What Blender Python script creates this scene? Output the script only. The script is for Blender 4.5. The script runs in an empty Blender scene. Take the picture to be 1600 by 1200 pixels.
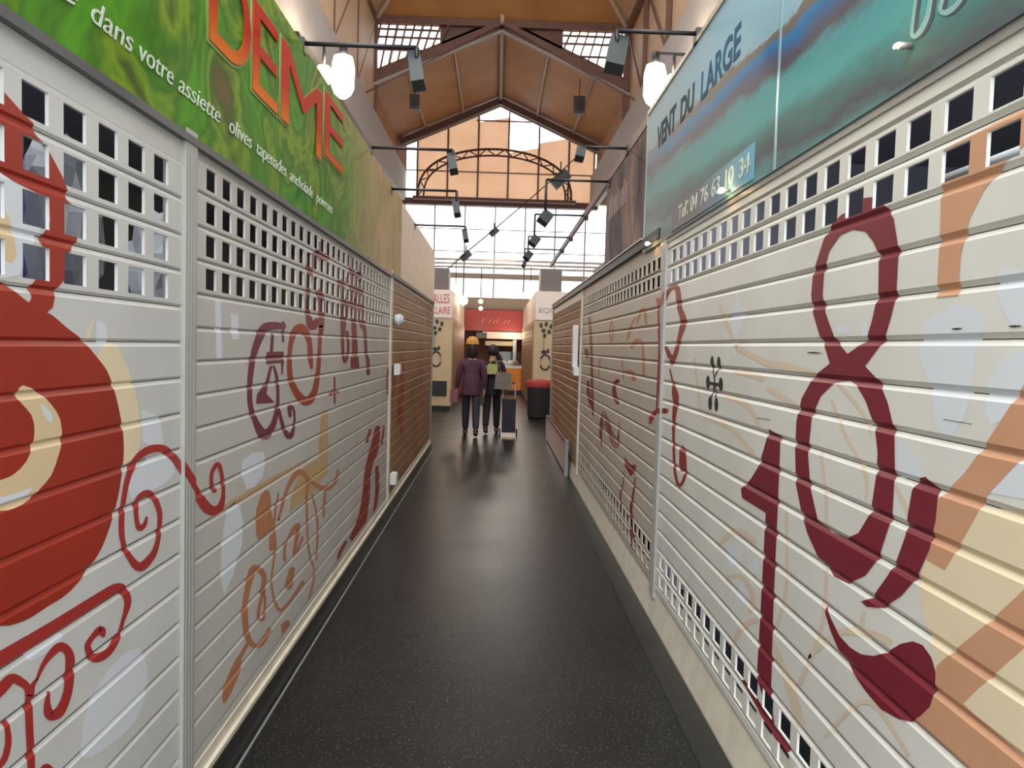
import bpy, bmesh, math, random
from mathutils import Vector, Matrix
from mathutils.geometry import tessellate_polygon
random.seed(7)
S = bpy.context.scene
COL = S.collection
# ------------------------------------------------------------------ camera
F = 1150.0; YAW, PIT, ROLL, EYE = .0225, -.0507, .0282, 1.6
FWD = Vector((math.sin(YAW)*math.cos(PIT), math.cos(YAW)*math.cos(PIT), math.sin(PIT)))
R0 = Vector((math.cos(YAW), -math.sin(YAW), 0)); U0 = R0.cross(FWD)
RT = math.cos(ROLL)*R0 + math.sin(ROLL)*U0
UP = -math.sin(ROLL)*R0 + math.cos(ROLL)*U0
cd = bpy.data.cameras.new('camera'); cam = bpy.data.objects.new('camera', cd); COL.objects.link(cam)
cd.sensor_width = 36; cd.lens = 36*F/1600; cd.clip_end = 300; cd.clip_start = .02
M = Matrix((RT, UP, -FWD)).transposed().to_4x4(); M.translation = (0, 0, EYE)
cam.matrix_world = M
S.camera = cam
# ------------------------------------------------------------------ sky, exposure
S.view_settings.view_transform = 'Standard'; S.view_settings.look = 'None'
S.view_settings.gamma = 1; S.view_settings.use_curve_mapping = False
S.view_settings.exposure = 1.12
w = bpy.data.worlds.new('World'); S.world = w; w.use_nodes = True
nt = w.node_tree; bg = nt.nodes['Background']
tc = nt.nodes.new('ShaderNodeTexCoord'); sx = nt.nodes.new('ShaderNodeSeparateXYZ')
rp = nt.nodes.new('ShaderNodeValToRGB')
nt.links.new(tc.outputs['Generated'], sx.inputs[0]); nt.links.new(sx.outputs['Z'], rp.inputs[0])
# overcast sky: about three times brighter overhead than at the horizon
rp.color_ramp.elements[0].position = 0; rp.color_ramp.elements[0].color = (.28, .29, .30, 1)
rp.color_ramp.elements[1].position = 1; rp.color_ramp.elements[1].color = (.93, .97, 1.0, 1)
nt.links.new(rp.outputs[0], bg.inputs[0]); bg.inputs[1].default_value = 3.6

# ------------------------------------------------------------------ helpers
def ray(x, y): return FWD + RT*((x-800)/F) + UP*((600-y)/F)
def wpt(x, y, a):                       # photo pixel -> (Y, Z) on the wall plane X = a
    d = ray(x, y); t = a/d.x; return (d.y*t, EYE+d.z*t)
def at(x, y, Y):
    d = ray(x, y); t = Y/d.y; return Vector((d.x*t, Y, EYE+d.z*t))
def lin(c):
    return tuple(((v/255)/12.92 if v/255 <= .04045 else ((v/255+.055)/1.055)**2.4) for v in c)
MATS = {}
def mat(name, rgb, rough=.5, metal=0, emit=0, noise=0, nscale=6, bump=0, spec=.5, coat=0):
    if name in MATS: return MATS[name]
    m = bpy.data.materials.new(name); m.use_nodes = True
    n = m.node_tree; b = n.nodes['Principled BSDF']; c = lin(rgb)
    b.inputs['Roughness'].default_value = rough; b.inputs['Metallic'].default_value = metal
    b.inputs['Specular IOR Level'].default_value = spec; b.inputs['Coat Weight'].default_value = coat
    b.inputs['Base Color'].default_value = (*c, 1)
    if noise or bump:
        t = n.nodes.new('ShaderNodeTexCoord'); z = n.nodes.new('ShaderNodeTexNoise')
        z.inputs['Scale'].default_value = nscale; z.inputs['Detail'].default_value = 6
        n.links.new(t.outputs['Object'], z.inputs['Vector'])
        if noise:
            r = n.nodes.new('ShaderNodeValToRGB'); e = r.color_ramp.elements
            e[0].position = .3; e[0].color = (*[v*(1-noise) for v in c], 1)
            e[1].position = .7; e[1].color = (*[min(1, v*(1+noise)) for v in c], 1)
            n.links.new(z.outputs[0], r.inputs[0]); n.links.new(r.outputs[0], b.inputs['Base Color'])
        if bump:
            bp = n.nodes.new('ShaderNodeBump'); bp.inputs['Strength'].default_value = bump
            bp.inputs['Distance'].default_value = .01
            n.links.new(z.outputs[0], bp.inputs['Height']); n.links.new(bp.outputs[0], b.inputs['Normal'])
    if emit:
        b.inputs['Emission Color'].default_value = (*c, 1); b.inputs['Emission Strength'].default_value = emit
    MATS[name] = m; return m
def tag(o, label=None, cat=None, group=None, kind=None):
    if label: o['label'] = label
    if cat: o['category'] = cat
    if group: o['group'] = group
    if kind: o['kind'] = kind
    return o
def empty(name, label, cat, loc=(0, 0, 0), rz=0, group=None):
    o = bpy.data.objects.new(name, None); COL.objects.link(o); o.location = loc; o.rotation_euler = (0, 0, rz)
    o.empty_display_size = .05
    return tag(o, label, cat, group)
class MB:
    def __init__(s): s.v = []; s.f = []; s.m = []; s.mats = []; s.sm = []
    def mi(s, m):
        if m not in s.mats: s.mats.append(m)
        return s.mats.index(m)
    def face(s, pts, m, smooth=False):
        i = len(s.v); s.v += [tuple(p) for p in pts]; s.f.append(tuple(range(i, i+len(pts)))); s.m.append(s.mi(m)); s.sm.append(smooth)
    def box(s, c0, c1, m):
        (x0, y0, z0), (x1, y1, z1) = [tuple(min(a, b) for a, b in zip(c0, c1)), tuple(max(a, b) for a, b in zip(c0, c1))]
        i = len(s.v)
        s.v += [(x0,y0,z0),(x1,y0,z0),(x1,y1,z0),(x0,y1,z0),(x0,y0,z1),(x1,y0,z1),(x1,y1,z1),(x0,y1,z1)]
        for q in ((0,3,2,1),(4,5,6,7),(0,1,5,4),(1,2,6,5),(2,3,7,6),(3,0,4,7)):
            s.f.append(tuple(i+k for k in q)); s.m.append(s.mi(m)); s.sm.append(False)
        return s
    def tube(s, p, q, r, m, r2=None, n=10, caps=True):
        p = Vector(p); q = Vector(q); r2 = r if r2 is None else r2
        d = (q-p).normalized(); a = d.orthogonal().normalized(); b = d.cross(a)
        i = len(s.v)
        for c, rr in ((p, r), (q, r2)):
            for k in range(n):
                t = 2*math.pi*k/n; s.v.append(tuple(c+(a*math.cos(t)+b*math.sin(t))*rr))
        for k in range(n):
            s.f.append((i+k, i+(k+1) % n, i+n+(k+1) % n, i+n+k)); s.m.append(s.mi(m)); s.sm.append(True)
        if caps:
            s.f.append(tuple(i+k for k in range(n-1, -1, -1))); s.m.append(s.mi(m)); s.sm.append(False)
            s.f.append(tuple(i+n+k for k in range(n))); s.m.append(s.mi(m)); s.sm.append(False)
        return s
    def beam(s, p, q, wd, hd, m):          # rectangular bar p -> q
        p = Vector(p); q = Vector(q); d = (q-p).normalized()
        up = Vector((0, 0, 1)) if abs(d.z) < .9 else Vector((0, 1, 0))
        a = d.cross(up).normalized()*wd/2; b = a.cross(d).normalized()*hd/2
        i = len(s.v)
        for c in (p, q):
            s.v += [tuple(c-a-b), tuple(c+a-b), tuple(c+a+b), tuple(c-a+b)]
        for f in ((0,1,2,3),(7,6,5,4),(0,4,5,1),(1,5,6,2),(2,6,7,3),(3,7,4,0)):
            s.f.append(tuple(i+k for k in f)); s.m.append(s.mi(m)); s.sm.append(False)
        return s
    def lathe(s, prof, m, c=(0, 0, 0), n=20, smooth=True, sq=(1, 1)):
        i = len(s.v)
        for r, z in prof:
            for k in range(n):
                t = 2*math.pi*k/n; s.v.append((c[0]+r*math.cos(t)*sq[0], c[1]+r*math.sin(t)*sq[1], c[2]+z))
        for j in range(len(prof)-1):
            for k in range(n):
                s.f.append((i+j*n+k, i+j*n+(k+1) % n, i+(j+1)*n+(k+1) % n, i+(j+1)*n+k)); s.m.append(s.mi(m)); s.sm.append(smooth)
        return s
    def build(s, name, parent=None, rel=True):
        me = bpy.data.meshes.new(name); o = bpy.data.objects.new(name, me); COL.objects.link(o)
        off = Vector(parent.location) if (parent is not None and rel) else Vector((0, 0, 0))
        vv = s.v
        if parent is not None and rel:
            R = Matrix.Rotation(-parent.rotation_euler.z, 3, 'Z')
            vv = [tuple(R @ (Vector(v)-off)) for v in s.v]
        me.from_pydata(vv, [], s.f)
        for m in s.mats: me.materials.append(m)
        me.polygons.foreach_set('material_index', s.m); me.polygons.foreach_set('use_smooth', s.sm)
        me.update()
        if parent is not None: o.parent = parent
        return o
def box(name, c0, c1, m, parent=None): return MB().box(c0, c1, m).build(name, parent)
def struct(o): return tag(o, kind='structure')

# ------------------------------------------------------------------ materials
slat = mat('shutter_lacquer_lit', (224, 222, 214), .42, noise=.05, nscale=3)  # right slats paler than the left: stronger light put into the colour
slatL = mat('shutter_lacquer_grey', (210, 209, 206), .45, noise=.06, nscale=2.5)
slatT = mat('shutter_tan_warm_lit', (152, 116, 86), .5, noise=.16, nscale=1.7)  # tan paint with the warm lamplight on it mixed into the colour
gap = mat('shutter_joint', (70, 70, 70), .8)
galv = mat('galvanised_steel', (150, 150, 148), .45, .3, noise=.08, nscale=9)
cream = mat('cream_sill', (214, 205, 185), .5, noise=.10, nscale=8)
creamw = mat('cream_fascia', (240, 226, 204), .6, noise=.04)
kiosk = mat('kiosk_cream', (190, 168, 135), .6, noise=.08, nscale=3)
dark = mat('dark_trim', (38, 36, 36), .5)
plinth = mat('black_plinth', (26, 25, 25), .35, noise=.3, nscale=12)
inner = mat('stall_interior', (136, 136, 150), .8)
white = mat('white_plastic', (225, 225, 225), .4)
black = mat('black_plastic', (24, 24, 26), .45)
lampgrey = mat('floodlight_housing', (46, 52, 52), .6)
brown = mat('painted_timber', (104, 72, 60), .6, noise=.15, nscale=4)
greyb = mat('girder_grey', (150, 143, 138), .6, noise=.05)
P = {
 'red': mat('orange_red_paint', (158, 40, 20), .42, noise=.10, nscale=3),
 'scroll': mat('scroll_red_paint', (170, 48, 44), .42),
 'mar': mat('maroon_paint', (124, 36, 50), .4, noise=.06, nscale=5),
 'pur': mat('purple_maroon_paint', (118, 48, 66), .45),
 'rust': mat('rust_paint', (160, 66, 38), .45),
 'dred': mat('dark_red_paint', (128, 44, 40), .45),
 'bred': mat('brick_paint', (150, 56, 44), .45),
 'och': mat('ochre_paint', (184, 124, 88), .5, noise=.08),
 'ochl': mat('light_ochre_paint', (196, 166, 122), .5, noise=.06),
 'peach': mat('peach_paint', (208, 156, 122), .45, noise=.04),
 'beige': mat('beige_paint', (236, 218, 184), .45, noise=.03),
 'faint': mat('faint_peach_paint', (222, 205, 180), .45),
 'cream': mat('cream_paint', (226, 200, 160), .45),
 'white': mat('white_paint', (222, 226, 232), .42),
 'ink': mat('black_stencil_paint', (44, 46, 42), .5),
}

# ------------------------------------------------------------------ hall: floor, walls, roof
def floor_mat():
    m = bpy.data.materials.new('speckled_terrazzo'); m.use_nodes = True
    n = m.node_tree; b = n.nodes['Principled BSDF']; L = n.links.new
    t = n.nodes.new('ShaderNodeTexCoord')
    v = n.nodes.new('ShaderNodeTexVoronoi'); v.inputs['Scale'].default_value = 70
    L(t.outputs['Object'], v.inputs['Vector'])
    r = n.nodes.new('ShaderNodeValToRGB'); e = r.color_ramp.elements
    e[0].position = .10; e[0].color = (1, 1, 1, 1); e[1].position = .20; e[1].color = (0, 0, 0, 1)
    L(v.outputs['Distance'], r.inputs[0])
    z = n.nodes.new('ShaderNodeTexNoise'); z.inputs['Scale'].default_value = 1.6; z.inputs['Detail'].default_value = 7
    L(t.outputs['Object'], z.inputs['Vector'])
    r2 = n.nodes.new('ShaderNodeValToRGB'); e = r2.color_ramp.elements
    e[0].position = .3; e[0].color = (.0065, .0062, .0062, 1); e[1].position = .75; e[1].color = (.0105, .0100, .0096, 1)
    L(z.outputs[0], r2.inputs[0])
    mx = n.nodes.new('ShaderNodeMix'); mx.data_type = 'RGBA'
    L(r.outputs[0], mx.inputs[0]); L(r2.outputs[0], mx.inputs[6]); mx.inputs[7].default_value = (.17, .17, .175, 1)
    L(mx.outputs[2], b.inputs['Base Color'])
    mr = n.nodes.new('ShaderNodeMapRange'); mr.inputs[3].default_value = .27; mr.inputs[4].default_value = .38; b.inputs['Specular IOR Level'].default_value = .34
    L(z.outputs[0], mr.inputs[0]); L(mr.outputs[0], b.inputs['Roughness'])
    z2 = n.nodes.new('ShaderNodeTexNoise'); z2.inputs['Scale'].default_value = 90
    L(t.outputs['Object'], z2.inputs['Vector'])
    bp = n.nodes.new('ShaderNodeBump'); bp.inputs['Strength'].default_value = .12; bp.inputs['Distance'].default_value = .004
    L(z2.outputs[0], bp.inputs['Height']); L(bp.outputs[0], b.inputs['Normal'])
    return m
struct(box('floor', (-9, -3, -.15), (9, 33, 0), floor_mat()))

HX = 4.1; YG = 32.0; YC = 24.5
def wood_mat(name, c1, c2, rough=.6, trans=0):
    m = bpy.data.materials.new(name); m.use_nodes = True
    n = m.node_tree; b = n.nodes['Principled BSDF']; L = n.links.new
    t = n.nodes.new('ShaderNodeTexCoord'); z = n.nodes.new('ShaderNodeTexNoise'); z.inputs['Scale'].default_value = .7
    z.inputs['Detail'].default_value = 5
    L(t.outputs['Object'], z.inputs['Vector'])
    r = n.nodes.new('ShaderNodeValToRGB'); e = r.color_ramp.elements
    e[0].position = .3; e[0].color = (*lin(c1), 1); e[1].position = .7; e[1].color = (*lin(c2), 1)
    L(z.outputs[0], r.inputs[0]); L(r.outputs[0], b.inputs['Base Color']); b.inputs['Roughness'].default_value = rough
    if trans:
        tr = n.nodes.new('ShaderNodeBsdfTranslucent'); mx = n.nodes.new('ShaderNodeMixShader'); mx.inputs[0].default_value = trans
        L(r.outputs[0], tr.inputs[0]); L(b.outputs[0], mx.inputs[1]); L(tr.outputs[0], mx.inputs[2])
        L(mx.outputs[0], n.nodes['Material Output'].inputs[0])
    return m
roofm = wood_mat('ochre_roof_boards', (154, 106, 58), (178, 126, 74))
tanm = wood_mat('tan_wall_panels', (176, 146, 116), (190, 160, 130))
blind = wood_mat('backlit_tan_panels', (172, 132, 102), (184, 146, 116), trans=.5)
def glass_mat():
    m = bpy.data.materials.new('window_glass'); m.use_nodes = True
    n = m.node_tree; L = n.links.new; n.nodes.remove(n.nodes['Principled BSDF'])
    t = n.nodes.new('ShaderNodeBsdfTransparent'); g = n.nodes.new('ShaderNodeBsdfGlossy'); g.inputs['Roughness'].default_value = .03
    t.inputs[0].default_value = (.95, .96, .97, 1)
    x = n.nodes.new('ShaderNodeMixShader'); x.inputs[0].default_value = .06
    L(t.outputs[0], x.inputs[1]); L(g.outputs[0], x.inputs[2]); L(x.outputs[0], n.nodes['Material Output'].inputs[0])
    return m
glass = glass_mat()
# far gable wall: solid parts
g = MB()
wallc = mat('far_wall_plaster', (206, 184, 160), .7)
T = .25
g.box((-9, YG, 0), (9, YG+T, 3.55), wallc)
for sx in (-1, 1):
    a, b_ = (HX, 9) if sx > 0 else (-9, -HX)
    g.box((a, YG, 7.8), (b_, YG+T, 10.4), wallc)
    g.box((sx*8.2, YG, 3.55), (sx*9, YG+T, 7.8), wallc)
struct(g.build('wall_back'))
# gable triangle closing piece above rafters
g = MB(); m_ = roofm
struct(MB().box((-8.6, -3, 0), (-8.4, 33, 9.2), wallc).build('wall_left'))
struct(MB().box((8.4, -3, 0), (8.6, 33, 9.2), wallc).build('wall_right'))
# window 1: large glazed wall
wf = MB()
wf.box((-8.2, YG-.02, 4.2+.3), (8.2, YG+.16, 4.72), mat('window_rail', (205, 190, 172), .6))
bars = mat('glazing_bar', (120, 92, 80), .5)
x = -8.0
while x < 8.2:
    wf.box((x-.025, YG+.02, 3.55), (x+.025, YG+.10, 7.6), bars); x += 1.3
for z in (3.6, 5.65, 6.6):
    wf.box((-8.2, YG+.03, z-.015), (8.2, YG+.08, z+.015), bars)
w1 = struct(wf.build('window_1'))
MB().box((-8.2, YG+.11, 3.55), (8.2, YG+.12, 7.6), glass).build('window_pane', w1)
wf = MB()
wf.box((-HX-.1, YG-.15, 7.58), (HX+.1, YG+.2, 7.84), brown)
ap = 12.0; ev = 10.2
def gz(x): return ap-(ap-ev)*min(1, abs(x+.1)/HX)
xs = [-4.1, -3.6, -2.3, -1.0, .3, 1.6, 2.9, 4.0]
for x in xs: wf.box((x-.035, YG+.02, 7.8), (x+.035, YG+.1, gz(x)-.1), bars)
wf.box((-HX, YG+.03, 9.02), (HX, YG+.09, 9.06), bars); wf.box((-1.1, YG+.03, 11.2), (1.7, YG+.09, 11.25), bars)
w2 = struct(wf.build('window_2'))
pb = MB(); pg = MB()
for i in range(len(xs)-1):
    x0, x1 = xs[i], xs[i+1]
    if i == 3:   zc = 11.15
    elif i == 4: zc = 9.9
    elif i == 5: zc = 10.35
    else: zc = 99
    if i == 0: continue
    top0, top1 = gz(x0), gz(x1)
    zb = [(x0, 7.8), (x1, 7.8)]
    if zc > min(top0, top1): pb.face([(x0, YG+.07, 7.8), (x1, YG+.07, 7.8), (x1, YG+.07, top1), (x0, YG+.07, top0)], blind)
    else:
        pb.face([(x0, YG+.07, 7.8), (x1, YG+.07, 7.8), (x1, YG+.07, zc+.25), (x0, YG+.07, zc)], blind)
        pg.face([(x0, YG+.07, zc), (x1, YG+.07, zc+.25), (x1, YG+.07, top1), (x0, YG+.07, top0)], glass)
pg.face([(xs[0], YG+.07, 7.8), (xs[1], YG+.07, 7.8), (xs[1], YG+.07, gz(xs[1])), (xs[0], YG+.07, gz(xs[0]))], glass)
tag(pb.build('blind_panels', w2), 'tan backlit panels'); pg.build('window_pane', w2)
# arched lattice girder in front of the gable window
arc = empty('arched_girder', 'brown arched lattice girder across the tan gable window', 'girder', (0, YG-.5, 7.8))
g = MB(); prev = None; N = 26
for k in range(N+1):
    t = math.pi*k/N
    o = Vector((-.25-3.25*math.cos(t), YG-.5, 7.84+2.05*max(0, math.sin(t))**.8)); i_ = Vector((-.25-3.0*math.cos(t), YG-.5, 7.84+1.78*max(0, math.sin(t))**.8))
    if prev:
        g.tube(prev[0], o, .05, brown, n=6); g.tube(prev[1], i_, .04, brown, n=6)
        g.tube(prev[0] if k % 2 else prev[1], i_ if k % 2 else o, .025, brown, n=6)
    prev = (o, i_)
g.build('lattice', arc)
MB().box((-3.7, YG-.58, 7.72), (3.2, YG-.02, 7.84), brown).build('tie_beam', arc)
# roof
rf = MB()
def slab(p, m, th=.12):
    p = [Vector(q) for q in p]; n_ = (p[1]-p[0]).cross(p[2]-p[0]).normalized()
    if n_.z > 0 or (abs(n_.z) < .01): n_ = -n_
    up = [q-n_*th for q in p]
    rf.face(p, m); rf.face(up, m)
    for i in range(len(p)):
        j = (i+1) % len(p); rf.face([p[i], p[j], up[j], up[i]], m)
for s in (-1, 1):
    slab([(-.1, YC, 12.15), (-.1, YG+.2, 12.15), (-.1+s*4.3, YG+.2, 10.25), (-.1+s*4.3, YC, 10.25)], roofm)
    slab([(-.1+s*4.3, YC, 10.25), (-.1+s*4.3, YG+.2, 10.25), (-.1+s*4.45, YG+.2, 8.95), (-.1+s*4.45, YC, 8.95)], roofm)
    slab([(-.1+s*4.2, 13, 8.95), (-.1+s*4.2, YC, 8.95), (-.1+s*4.2, YC, 12.1), (-.1+s*4.2, 13, 12.1)], tanm)
# unseen near bay: side strips beside a glazed opening shaped for light, aisle roofs
for s in (-1, 1):
    slab([(-.1+s*4.2, -3, 8.95), (-.1+s*4.2, 13, 8.95), (-.1+s*4.2, 13, 12.1), (-.1+s*4.2, -3, 12.1)], tanm)
    slab([(-.1+s*4.2, -3, 12.1), (-.1+s*4.2, 14.3, 12.1), (-.1+s*4.19, 14.3, 12.9), (-.1+s*4.19, -3, 12.9)], tanm)
    slab([(-.1+s*4.3, -3, 8.95), (-.1+s*4.3, YG, 8.95), (s*8.6, YG, 7.9), (s*8.6, -3, 7.9)], roofm)
# pyramid hip over the crossing: far slope and side slopes
hip = (-.1, 19.4, 15.3)
slab([(-4.3, YC, 12.1), (4.1, YC, 12.1), hip], roofm)
slab([(-4.3, YC, 12.1), (-4.3, 14.3, 12.1), hip], tanm)
slab([(4.1, YC, 12.1), (4.1, 14.3, 12.1), hip], tanm)
slab([(-4.3, 7.5, 12.9), (4.1, 7.5, 12.9), (4.1, 14.3, 12.9), (-4.3, 14.3, 12.9)], tanm)
slab([(1.6, -3, 12.9), (4.1, -3, 12.9), (4.1, 7.5, 12.9), (1.6, 7.5, 12.9)], tanm)  # roof strip on the right only, so more sky reaches the right wall
struct(rf.build('ceiling'))
g = MB(); g.face([(-4.3, -3, 12.95), (1.6, -3, 12.95), (1.6, 7.5, 12.95), (-4.3, 7.5, 12.95)], glass)  # unseen skylight, added to bring daylight onto the near walls
struct(g.build('window_added'))
# board joints of the roof
for n_, (a, b_) in enumerate([(4.0, 8.95)]): pass
# longitudinal girders and grey upstand
for k, s in enumerate((-1, 1)):
    struct(box('trim_%d' % (k+1), (-.1+s*3.95, 9, 7.7), (-.1+s*4.3, YG, 8.95), greyb))
# ridge beam + purlins
g = MB(); g.beam((-.1, YC, 12.02), (-.1, YG, 12.02), .12, .18, greyb)
struct(g.build('trim_3'))
pm = mat('purlin_paint', (178, 158, 138), .6)
g = MB()
for s in (-1, 1):
    for fx in (.36, .72):
        x = -.1+s*4.3*fx; z = 12.15-1.9*fx-.08; g.beam((x, YC, z), (x, YG, z), .07, .1, pm)
struct(g.build('trim_4'))
def truss(Y, label, mats=brown, big=False):
    t = empty('roof_truss', label, 'truss', (-.1, Y, 10.2))
    g = MB()
    for s in (-1, 1):
        g.beam((-.1, Y, 11.95), (-.1+s*4.2, Y, 10.1), .18, .26, mats)
        g.beam((-.1, Y-.1, 11.72), (-.1+s*4.2, Y-.1, 9.86), .10, .08, greyb)
    g.build('rafter', t); return t
truss(YG-.3, 'purple brown rafter pair framing the top of the far gable window')
tr = truss(YC-.15, 'brown rafter pair below the bright louvred openings high up')
truss(28.3, 'middle brown rafter pair between the louvred openings and the gable') if False else None
# spandrel wall over the near truss: boards and bright louvres
lv = empty('louvred_spandrel', 'row of bright broken louvres above the rafters under the hip roof', 'louvre', (0, YC, 10.4))
g = MB()
g.beam((-4.3, YC-.05, 12.02), (4.1, YC-.05, 12.02), .2, .22, brown); g.build('head_beam', lv)
sl = MB()
for s in (-1, 1):
    x0, x1 = -.1+s*2.0, -.1+s*4.2
    gl = MB(); gl.face([(x0, YC, 12.15-1.9*2.0/4.3), (x1, YC, 10.3), (x1, YC, 11.92), (x0, YC, 11.92)], glass); gl.build('louvre_glass', lv)
    xa = -.1
    sl.face([(xa, YC, 12.1), (x0, YC, 12.15-1.9*2.0/4.3), (x0, YC, 11.95), (xa, YC, 11.97)], brown)
    for k in range(9):
        xx = x0+(x1-x0)*k/8; zz = 12.15-1.9*abs(xx+.1)/4.3
        sl.beam((xx, YC-.03, zz), (xx+.28, YC-.03, 11.92), .05, .09 if k % 3 else .2, brown)
    for z in (11.1, 11.5, 11.75): sl.beam((x0, YC-.04, z), (x1, YC-.04, z), .05, .06, brown)
sl.build('louvre_frame', lv)
# hip rafters of the crossing
g = MB()
for s in (-1, 1):
    g.beam((-.1+s*4.1, YC-.05, 12.05), (-.1, 19.4, 15.2), .12, .16, pm)
    g.beam((-.1+s*4.12, 13, 12.0), (-.1+s*4.12, YC, 12.0), .16, .22, brown)
    g.beam((-.1+s*4.1, YC-.1, 8.95), (-.1+s*4.1, YC-.1, 12), .2, .2, brown)
    for y in (15.5, 18.5, 21.5):
        g.beam((-.1+s*4.12, y, 8.95), (-.1+s*4.12, y, 12), .12, .12, brown)
        g.beam((-.1+s*4.1, y, 9.0), (-.1+s*4.1, y+2.9, 11.9), .05, .07, brown)
g.beam((-.1, 24.4, 11.9), (-.1, 24.3, 12.3), .12, .12, pm)
struct(g.build('trim_5'))
# tie rods in the roof
def rod(name, p, q, r, m, label, cat, parent=None, group=None):
    o = MB().tube(p, q, r, m, n=6).build(name, parent)
    if parent is None: tag(o, label, cat, group)
    return o
rod('tie_rod', (-4.0, 22.0, 8.9), (-.1, YC-.3, 11.9), .03, brown, 'thin diagonal tie rod rising from the left girder to the ridge', 'rod')
rod('tie_rod', (4.0, 22.0, 8.9), (-.1, YC-.3, 11.9), .03, brown, 'thin diagonal tie rod rising from the right girder to the ridge', 'rod')

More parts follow.
